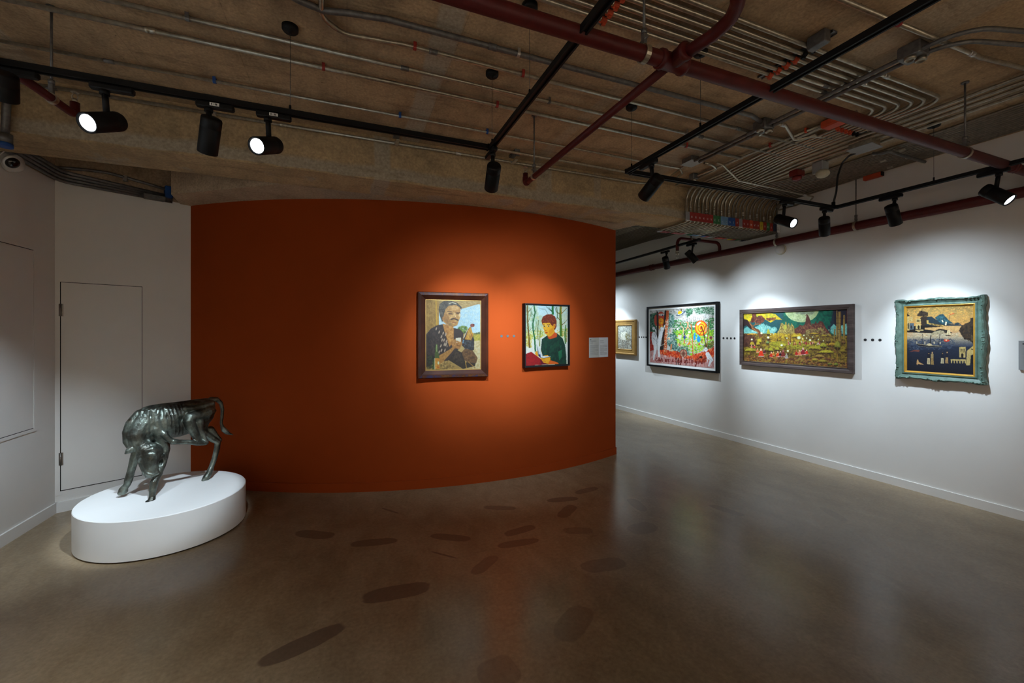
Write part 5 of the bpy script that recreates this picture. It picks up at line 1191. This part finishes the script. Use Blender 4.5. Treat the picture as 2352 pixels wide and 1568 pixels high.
P.poly([(70,250),(2340,140),(2340,800),(70,800)], '#0e5a46').poly([(70,250),(950,230),(900,700),(70,760)], '#1a4a4c').poly([(1860,160),(2340,140),(2330,760),(1900,640)], '#22303a').poly([(2020,150),(2340,140),(2330,700),(2040,640)], '#241f2a')
P.blobs([(950,240),(2000,170),(1900,560),(900,600)], ['#0f6048', '#0d5440', '#126a50', '#0c4c3e'], 160, 60)
P.ell(1330, 140, 380, 310, '#b4c48a').blobs([(1010,200),(1620,190),(1500,400),(1330,440),(1100,380)], ['#aabb80', '#bccb94', '#9caf7c', '#c3cf9c'], 130, 34); P.blobs([(1180,200),(1600,190),(1560,260),(1230,250)], ['#8b9676', '#99a584', '#7f8c70'], 40, 34)
for pts, c in (([(70,760),(80,600),(155,545),(230,620),(300,660),(330,560),(460,490),(520,600),(600,520),(660,580),(745,545),(800,610),(700,740),(640,700),(100,780)], '#5f9a92'), ([(1955,560),(2030,480),(2100,560),(2100,740),(1960,680)], '#6fb0a4'), ([(2190,520),(2330,460),(2320,720),(2200,700)], '#6fb0a4')): P.poly(pts, c)
P.blobs([(80,640),(300,600),(460,500),(780,600),(700,720),(100,760)], ['#77aea4', '#4e877f', '#8bbcae', '#6aa298'], 120, 22, 2.2); P.blobs([(1960,560),(2100,540),(2320,520),(2320,700),(1960,660)], ['#86c2b2', '#5c9c92'], 50, 18, 2)
P.poly([(70,700),(800,700),(1000,640),(1240,560),(1700,560),(1900,640),(2000,760),(2330,740),(2320,1470),(60,1305)], '#6a5524')
# castles
P.poly([(780,700),(850,600),(870,470),(920,465),(930,520),(965,500),(975,440),(1000,440),(1005,500),(1035,510),(1040,465),(1060,470),(1065,560),(1090,560),(1100,470),(1120,480),(1135,520),(1160,530),(1170,680),(1240,720),(1000,760)], '#8f7a3c').blobs([(850,600),(880,480),(1140,520),(1150,700),(800,700)], ['#a8924a', '#76622e', '#b9a458', '#5f4d26'], 110, 15, 1.5).ell(968, 560, 36, 56, '#a9a23a')
P.poly([(1170,620),(1240,560),(1290,500),(1360,530),(1400,480),(1440,290),(1390,310),(1425,280),(1455,270),(1490,330),(1520,420),(1530,520),(1600,480),(1640,420),(1660,500),(1720,410),(1790,440),(1860,580),(1960,700),(1560,720),(1180,700)], '#5a2e24').blobs([(1200,620),(1300,540),(1500,480),(1780,480),(1900,660),(1300,690)], ['#6d3a2c', '#4a231c', '#7d4a34', '#8a6038'], 170, 18, 1.2)
P.blobs([(1400,640),(1760,560),(1930,720),(1700,760),(1380,740)], ['#7d6a38', '#96824a', '#5a4a2a', '#a8924e'], 120, 20)
# hills, mushrooms, bushes
P.blobs([(80,760),(700,720),(1240,700),(1960,720),(2310,760),(2310,1440),(70,1290)], ['#7a6220', '#54401a', '#8c7224', '#6a4c24', '#40291a', '#937a28', '#4f3616', '#a0842a'], 900, 36, .65)
P.blobs([(640,700),(1300,700),(1400,900),(660,920)], ['#b08f1f', '#c6a628', '#8f6f1c', '#a07a24'], 130, 34, .6); P.blobs([(640,880),(1500,860),(1900,1000),(1500,1060),(640,1000)], ['#9c9628', '#b0a62c', '#7f7a22', '#8c7c24'], 150, 40, .45)
P.blobs([(70,1190),(600,1180),(1200,1220),(1900,1230),(2310,1330),(2310,1450),(70,1300)], ['#7a4a2c', '#5f3826', '#8f6034', '#4a2c22', '#95803a', '#a4682c'], 420, 30, .6)
P.blobs([(80,740),(300,740),(320,960),(80,960)], ['#4a2a20', '#5c3a28', '#3a2018'], 70, 26, 2.4)
for x, y, rx, ry, c in ((260,720,110,26,'#c8862a'),(210,1070,120,50,'#97912c'),(405,870,48,58,'#ad9c22'),(250,930,50,56,'#9a7c22'),(380,930,40,46,'#b09a28'),(650,1060,54,60,'#8f9028'),(790,1040,50,52,'#9c9a2c'),(560,1050,50,60,'#7f7426'),(1850,1105,160,46,'#b4ac2c'),(1970,940,130,52,'#a97a24'),(1700,1200,110,44,'#96703a'),(2100,960,70,110,'#76762c'),(1790,960,70,70,'#93932a'),(1600,900,50,44,'#9a8e28'),(2215,1080,66,48,'#7f6a24'),(2060,1380,50,46,'#5f7030'),(1925,1370,48,34,'#5c6a34'),(2200,1330,60,50,'#6a4a28'),(1560,1020,110,40,'#a09628'),(1210,760,110,34,'#c8a81f'),(980,760,36,24,'#c8b028'),(1600,700,110,24,'#b48c26'),(1820,742,70,18,'#b0942c'),(585,900,32,44,'#5a7a50'),(605,680,34,84,'#97952c'),(1900,860,56,54,'#5a3f2c'),(2230,890,44,44,'#6a4030'),(1770,1310,110,40,'#8a7a30'),(1600,1280,70,40,'#9c8a30')):
    tt = np.linspace(PI, 2 * PI, 14); P.ell(x, y + ry * .25, rx * 1.02, ry * .75, '#35260f'); P.line([(x, y + ry * .3), (x + 4, y + ry * 1.5)], max(8, rx * .28), '#5f4220')
    P.poly([(x + rx * math.cos(k), y + ry * .35 + ry * 1.25 * math.sin(k)) for k in tt], c); P.poly([(x - rx * .1 + rx * .7 * math.cos(k), y + ry * .05 + ry * .95 * math.sin(k)) for k in tt], '#c9b23a', .35)
    P.blobs([(x - rx * .9, y - ry * .1), (x + rx * .9, y - ry * .1), (x + rx * .9, y + ry * .4), (x - rx * .9, y + ry * .4)], ['#6b4a1c', '#4f3616', '#7a5a20'], 6, rx * .16, .5, 0, .4, .6)
for pts, w_, c in (([(330,860),(300,780),(280,740)], 14, '#6a4a2a'), ([(985,780),(985,880)], 14, '#5a4024'), ([(1085,740),(1085,860)], 16, '#6a4a24'), ([(1620,730),(1640,800)], 16, '#7a5a2c'), ([(1810,760),(1790,840)], 14, '#7a5a2c'), ([(2090,1150),(2085,1290)], 22, '#97702a'), ([(2190,1150),(2190,1250)], 18, '#8a6a2c'), ([(1960,1000),(2060,1110)], 26, '#7a4f2c')): P.line(pts, w_, c)
# the left tree
P.poly([(80,270),(280,265),(640,245),(760,270),(905,395),(770,390),(660,460),(560,400),(500,350),(440,330),(420,300),(200,440),(90,400)], '#c2a61c').blobs([(90,270),(640,250),(780,300),(700,420),(500,340),(180,420)], ['#d2b420', '#a8a024', '#b08f1a', '#93982c'], 120, 26)
P.blobs([(270,270),(340,270),(350,380),(430,300),(530,360),(500,440),(420,470),(240,440)], ['#5a2c20', '#6b3a28', '#4a2018'], 120, 24); P.blobs([(560,370),(760,350),(770,400),(600,420)], ['#6b3a20', '#8a5a24', '#5a2c1c'], 36, 22)
P.line([(440,780),(420,700),(380,640),(270,590),(245,540),(170,460)], 66, '#6a3f26').line([(250,560),(330,500),(440,490)], 22, '#7a5030').line([(255,540),(210,480),(215,440)], 20, '#8a6038').line([(340,500),(320,430),(360,380)], 18, '#7a5030').line([(400,690),(300,610),(260,580)], 14, '#9a7440')
P.poly([(60,380),(160,400),(240,560),(250,620),(140,520),(70,560)], '#2c1c1c')
# columns at the right
for x, y0, y1, w_ in ((2103, 175, 740, 32), (2160, 205, 830, 52), (2255, 280, 800, 36), (2045, 590, 850, 30)): P.line([(x, y0), (x - 8, y1)], w_, '#97783a', 1, 1.3); P.line([(x + w_ * .25, y0 + 10), (x + w_ * .1, y1)], w_ * .35, '#5a3c24')
for y in (350, 460, 600): P.line([(2080, y), (2190, y + 6)], 10, '#4a3020')
P.line([(2332,150),(2316,1460)], 26, '#7a2414')
# dancers and lamps
for x, y, s, c, d in ((440,1130,70,'#d2361a','#e8c0a0'),(365,1080,36,'#c8703a','#e0b090'),(660,1170,46,'#c22c18','#e8b898'),(705,1150,34,'#c8742c','#e0b080'),(800,1160,50,'#d8461c','#e8b898'),(858,1150,44,'#1c1414','#c8a088'),(918,1150,62,'#7a2c24','#a8605a'),(990,1200,44,'#9a968a','#b0a890'),(1205,1130,44,'#a82418','#c8703a'),(1272,1130,50,'#e0744c','#e8b890'),(1350,1100,64,'#8a2028','#d8a8a0'),(1425,1110,42,'#d02c18','#e8c0b0'),(300,990,30,'#a83424','#d8a890'),(240,980,24,'#c86a5a','#e0b8a0'),(510,1100,40,'#5c2a2c','#a0707a')):
    s *= 1.22
    P.poly([(x - s * .3, y - s * .6), (x + s * .3, y - s * .6), (x + s * .75, y + s * .85), (x - s * .75, y + s * .85)], c); P.ell(x, y - s * .85, s * .24, s * .34, d); P.line([(x - s * .3, y - s * .4), (x - s * .75, y - s * .1)], s * .16, d)
    P.line([(x - s * .7, y + s * .85), (x + s * .7, y + s * .85)], s * .12, '#e4c0b4')
r_ = P.r
for k in range(46): x = 1030 + 700 * r_.rand(); P.ell(x, 880 + 60 * r_.rand(), 9, 26, ['#8a2a24', '#a8443c', '#5a2024', '#d8906a', '#c8b0a0'][k % 5])
for x, y, s in ((457,692,20),(600,786,24),(247,832,18),(887,957,24),(1018,1084,20),(1263,790,34),(1505,842,22),(1372,738,14),(1560,775,12),(1685,826,12),(1795,855,12),(1005,800,14),(1920,616,10),(720,710,10),(650,715,9),(1340,815,12),(1430,797,12)): P.ell(x, y, s * 1.5, s * 1.3, '#b9b06a', 0, .5).ell(x, y, s, s * .9, '#e6ecc4')
P.grain(.06).blur(1)
canvas(P, F, w - .112, h - .112, .0245, t, .85)

# --- harbour with steamer, carved green frame
n = NT('turquoise_frame'); p = n.pos(); f = n.noise(20, 5, .65, vec=p)
n.set(n.ramp(f, [(.3, (.06, .105, .08)), (.55, (.10, .165, .133)), (.78, (.16, .225, .19))]), .5, 0, .35); n.bump(n.noise(60, 4, .6, vec=p), .25, .004); M['green_frame'] = n.m
F = right_frame(2.175, 1.522)
t = thing('painting', 'dark harbour scene with a steamer, in a carved pale green frame', 'painting', tuple(F.translation))
w, h = .640, .800
def wave(s, q, ins):
    if ins > .018: return 0.
    e = min(q, 1 - q); a = abs(q - .5)
    o = .013 * math.exp(-(a / .15) ** 2) + .014 * math.exp(-(e / .10) ** 2) + .003 * math.sin(q * 2 * PI * 9)
    return (o - .006) * (1 - ins / .03)
obj('frame', frame_loops(F, w, h, [(0, 0), (0, .030), (.004, .048), (.014, .054), (.026, .040), (.046, .026), (.056, .034), (.064, .034), (.066, .022), (.066, .004)], 48, wave), 'green_frame', t)
mb = MB(); mb.T = F
for s in range(4):
    L = (w, h, w, h)[s]
    for q in (.03, .07, .11, .15, .19, .40, .44, .47, .50, .53, .56, .60, .81, .85, .89, .93, .97):
        o = wave(s, q, .004) - .014; px = (q - .5) * L
        x, y = ((px, -h / 2 - o), (w / 2 + o, px), (-px, h / 2 + o), (-w / 2 - o, -px))[s]
        k = .008 + .003 * math.sin(q * 40); tw = (q * 17) % 3
        mb.tube([(x + math.cos(tw + a) * k * (1 - a * .13), y + math.sin(tw + a) * k * (1 - a * .13), .0505 + .003 * math.sin(a)) for a in (0, .9, 1.8, 2.7, 3.6, 4.5)], [.002, .0035, .0045, .0045, .0035, .002], 6)
obj('carving', mb, 'green_frame', t, kind='stuff')
M['gold'] = pbr('gold_liner', (.50, .27, .035), .4, .35, .1)
obj('liner', frame_loops(F, w - .128, h - .128, [(0, .018), (0, .030), (.006, .032), (.018, .018), (.019, .010)]), 'gold', t)
obj('backing', box_in(F, -w / 2 + .03, w / 2 - .03, -h / 2 + .03, h / 2 - .03, 0, .012), 'gap', t)
P = Paint(220, 280, [(195,212),(1390,157),(1390,1393),(202,1330)], '#1c2230', 23)
P.grad(0, .12, '#7d6a3a', '#a0834a').grad(.12, .30, '#a0834a', '#c08a48').grad(.30, .46, '#b8814a', '#a88f6c').grad(.46, .60, '#a39478', '#2c3444').grad(.60, 1, '#1e2636', '#1a1b24')
P.blobs([(195,210),(1390,160),(1390,480),(195,440)], ['#b08a44', '#c8984c', '#8f7438', '#a88040', '#bd8b3e', '#c6924a'], 260, 30, .35)
P.blobs([(195,660),(1150,650),(1150,720),(195,740)], ['#b4a888', '#a3977a', '#c2b494', '#8f8a78'], 110, 34, .2); P.blobs([(195,780),(1050,760),(1050,940),(195,960)], ['#2a3346', '#37404e', '#222a3c', '#455060'], 170, 34, .25)
P.poly([(480,400),(560,375),(640,368),(720,420),(850,490),(1200,515),(1200,530),(480,540)], '#1d2c34').poly([(700,390),(790,330),(850,322),(890,370),(960,440),(1040,490),(900,500),(800,490)], '#1f3f48').poly([(1050,490),(1110,470),(1180,505),(1060,515)], '#22323a').poly([(800,370),(860,350),(880,400),(960,470),(860,470)], '#2f5a62').blobs([(700,400),(840,335),(960,450),(820,480)], ['#244a54', '#1a343c', '#34626a'], 50, 18)
P.poly([(200,650),(200,560),(480,520),(850,545),(850,555),(520,580),(700,600),(780,585),(900,600),(1030,660),(640,665)], '#1a1714').poly([(520,570),(860,545),(1000,530),(1180,530),(1100,640),(960,600),(680,620),(620,610),(520,600)], '#b9935c').poly([(720,610),(790,583),(880,600),(920,640),(1030,660),(700,660)], '#241f1a')
P.blobs([(380,350),(430,280),(480,270),(580,300),(570,350),(430,360)], ['#2a211a', '#3a2d20', '#1d1712'], 70, 20, .6).blobs([(440,400),(470,370),(560,380),(560,520),(480,530)], ['#241c16', '#32271c'], 46, 22)
for x0, x1, y0, y1 in ((195,245,370,620),(355,445,412,480),(355,450,500,590),(262,298,375,460)): P.poly([(x0, y0), (x1, y0 - 4), (x1, y1), (x0, y1)], '#b49c62')
P.poly([(195,370),(255,360),(195,310)], '#2c2620').poly([(245,490),(325,485),(325,600),(245,610)], '#4a5860').ell(410, 560, 18, 34, '#1c1712').poly([(375,430),(425,428),(425,468),(375,470)], '#5c5030').line([(350,615),(490,612)], 18, '#b8a068').ell(225, 540, 14, 60, '#3c382a').ell(280, 560, 14, 30, '#1c1c1e').line([(385,630),(430,640)], 14, '#c0a870')
P.poly([(552,440),(585,432),(590,480),(700,500),(860,520),(860,545),(700,530),(560,500)], '#b8984e'); P.blobs([(590,490),(830,515),(830,535),(600,510)], ['#6a5428', '#4a3c20'], 26, 8, 1.6)
P.poly([(1130,620),(1180,530),(1330,460),(1340,390),(1390,380),(1390,860),(1340,780),(1230,770),(1190,700),(1170,640)], '#2b2118').blobs([(1140,600),(1190,540),(1380,430),(1385,800),(1240,760)], ['#37291c', '#211912', '#43331f', '#2c231a'], 150, 26); P.line([(1370,800),(1360,700)], 20, '#5a4a30')
P.line([(958,440),(955,300)], 5, '#3a3024').poly([(962,315),(1000,325),(1020,305),(1060,308),(1020,325),(985,335),(962,330)], '#b4401f').line([(830,430),(845,460)], 22, '#d8cba6').line([(905,460),(895,520)], 26, '#d8cba6').line([(880,525),(930,525)], 9, '#4a3a28')
P.poly([(950,600),(975,610),(985,690),(910,690),(925,620)], '#c9b78c').line([(895,700),(980,705)], 14, '#2c221a').line([(950,600),(955,690)], 5, '#5c4a34')
P.line([(640,690),(700,650),(800,625),(860,650)], 34, '#8c7f62').blobs([(640,690),(740,630),(860,630),(860,670),(720,670)], ['#9a8d6e', '#7d7256', '#a89c7c'], 40, 18).poly([(610,840),(625,700),(640,698),(632,845)], '#1d1c1c')
P.poly([(360,850),(420,862),(560,880),(830,885),(820,915),(560,915),(400,890)], '#1a1a20').line([(400,858),(560,878),(830,892)], 7, '#b9a678').ell(605, 868, 46, 22, '#b8a67c').line([(485,670),(480,860)], 6, '#2c2622').line([(795,670),(765,880)], 8, '#1e1c1e').line([(480,690),(360,830)], 3, '#4a4438').line([(795,680),(640,830)], 3, '#4a4438').line([(795,680),(900,640)], 3, '#6a5c48').line([(400,895),(600,915),(830,905)], 4, '#8a8878')
for x in (380, 525, 690, 800): P.ell(x, 835, 9, 24, '#c4b48c')
P.poly([(865,785),(885,765),(960,780),(970,805),(900,815),(865,800)], '#b4321c').ell(905, 785, 18, 12, '#d8c090').poly([(240,1000),(330,965),(430,965),(425,1000),(340,990)], '#6a3a30')
for x, y0, y1, c, c2 in ((592,1100,1215,'#b8a67c','#181a22'),(655,1095,1222,'#8a6f42','#8f7a52'),(838,1095,1200,'#b8aa84','#181a24'),(918,1080,1195,'#9c7c4c','#1a1c28')):
    P.poly([(x - 22, y0), (x + 22, y0), (x + (34 if x == 655 else 26), y1), (x - 28, y1)], c).poly([(x - 22, y0 - 65), (x + 22, y0 - 65), (x + 26, y0 + 8), (x - 26, y0 + 8)], c2).ell(x + 4, y0 - 82, 12, 18, '#b08a5c')
for x in (592, 838, 918): P.line([(x, 1130), (x + 2, 1205)], 5, '#3a3228'); P.poly([(x - 14, y0 - 110 if x == 918 else 1000), (x + 22, y0 - 110 if x == 918 else 1000), (x + 20, y0 - 90 if x == 918 else 1020), (x - 12, y0 - 90 if x == 918 else 1020)], '#15151c')
P.poly([(385,1140),(405,1130),(420,1180),(480,1205),(510,1225),(470,1222),(400,1215),(385,1240),(375,1205)], '#b98f5c')
P.poly([(1135,905),(1255,900),(1245,1090),(1138,1085)], '#b09a5e').poly([(1260,1225),(1275,970),(1390,880),(1390,1030),(1345,1050),(1330,1225)], '#b09a5e').poly([(985,1120),(1255,1120),(1255,1150),(985,1140)], '#b49e62')
for x in (1000, 1050, 1100, 1150, 1200, 1248): P.poly([(x - 12, 1130), (x + 12, 1130), (x + 10, 1195), (x - 10, 1190)], '#b49e62')
for x in (1158, 1182, 1206, 1230): P.line([(x, 935), (x, 985)], 10, '#241e18')
P.ell(1192, 1055, 22, 40, '#1a1714').line([(1150,1000),(1245,1000)], 5, '#6a5a34').line([(1350,940),(1385,945)], 16, '#2c2418').poly([(1345,1060),(1390,1030),(1390,1200),(1335,1190)], '#15141a')
P.grain(.08).blur(1)
canvas(P, F, w - .162, h - .162, .0125, t, .8)

# ------------------------------------------------------------------ wall texts and dots
def text_lines(F, x0, x1, ys, z, mat, parent, name='text_line'):
    for (y, a, b, th) in ys: 
        o = box_in(F, x0 + (x1 - x0) * a, x0 + (x1 - x0) * b, y - th / 2, y + th / 2, z, z + .0008); obj(name, o, mat, parent)
M['label_warm'] = pbr('label_board', (.46, .46, .43), .6, var=.03); M['label_cool'] = pbr('label_board_pale', (.62, .64, .68), .6, var=.03); M['label_grey'] = pbr('label_board_grey', (.26, .27, .27), .6, var=.03)
th0 = -1.2721
for k, (da, mt) in enumerate(((-.0185, 'label_warm'), (.0192, 'label_cool'))):
    F = red_frame(th0 + da, 1.401)
    if k == 0: t = thing('wall_label', 'grey and white double text panel on the end of the terracotta wall', 'label', tuple(red_frame(th0, 1.401).translation))
    o = obj('panel', box_in(F, -.0895, .0895, -.123, .123, .0, .008), mt, t)
    if k == 0: obj('number_dot', box_in(F, -.072, -.060, .092, .104, .008, .0088), 'black_print', o)
    text_lines(F, -.075, .075, [(.080, 0, .75 if k == 0 else .5, .007), (.056, 0, .35 if k == 0 else .55, .005)] + [(.026 - .0115 * j, 0, 1 if j % 4 != 3 else .55, .004) for j in range(11)], .008, 'grey_print', o)
F = right_frame(1.575, 1.398)
t = thing('wall_label', 'grey text panel cut by the right edge, beside the green frame', 'label', tuple(F.translation))
o = obj('panel', box_in(F, -.090, .090, -.123, .123, .006, .018), 'label_grey', t); obj('spacer', box_in(F, -.07, .07, -.11, .11, 0, .006), 'gap', t)
obj('number_mark', box_in(F, -.068, -.048, .092, .102, .018, .0188), 'black_print', o)
text_lines(F, -.068, .075, [(.078, 0, .8, .006), (.056, 0, .6, .006)] + [(.03 - .0115 * j, 0, 1 if j % 5 != 4 else .5, .004) for j in range(11)], .018, 'grey_print', o)
def dots(pts, mat, label, group, r, frame):
    for p, wh in pts:
        F = frame(p); mb = MB(); mb.T = F
        tag(obj('wall_dot', mb.cyl((0, 0, 0), (0, 0, .002), r, seg=18), mat), label + ', ' + wh, 'dot', group)
dots([(-1.5647, 'nearest the man with the rooster'), (-1.5497, 'middle of the three'), (-1.5341, 'nearest the reading youth')], 'dot_grey', 'grey dot on the terracotta wall', 'three dots on the terracotta wall', .014, lambda p: red_frame(p, 1.549))
dots([(6.464, 'nearest the gilt frame'), (6.396, 'second from the gilt frame'), (6.336, 'second from the garden picture'), (6.276, 'touching the garden picture')], 'black_print', 'small black dot left of the garden picture', 'dots left of the garden picture', .016, lambda y: right_frame(y, 1.492))
dots([(4.588, 'nearest the garden picture'), (4.524, 'second from the garden picture'), (4.461, 'second from the moonlit valley'), (4.400, 'nearest the moonlit valley')], 'black_print', 'black dot before the moonlit valley', 'dots left of the moonlit valley', .016, lambda y: right_frame(y, 1.499))
dots([(2.780, 'nearest the moonlit valley'), (2.712, 'middle of the three'), (2.646, 'nearest the green frame')], 'black_print', 'black dot before the green frame', 'dots left of the green frame', .0145, lambda y: right_frame(y, 1.508))
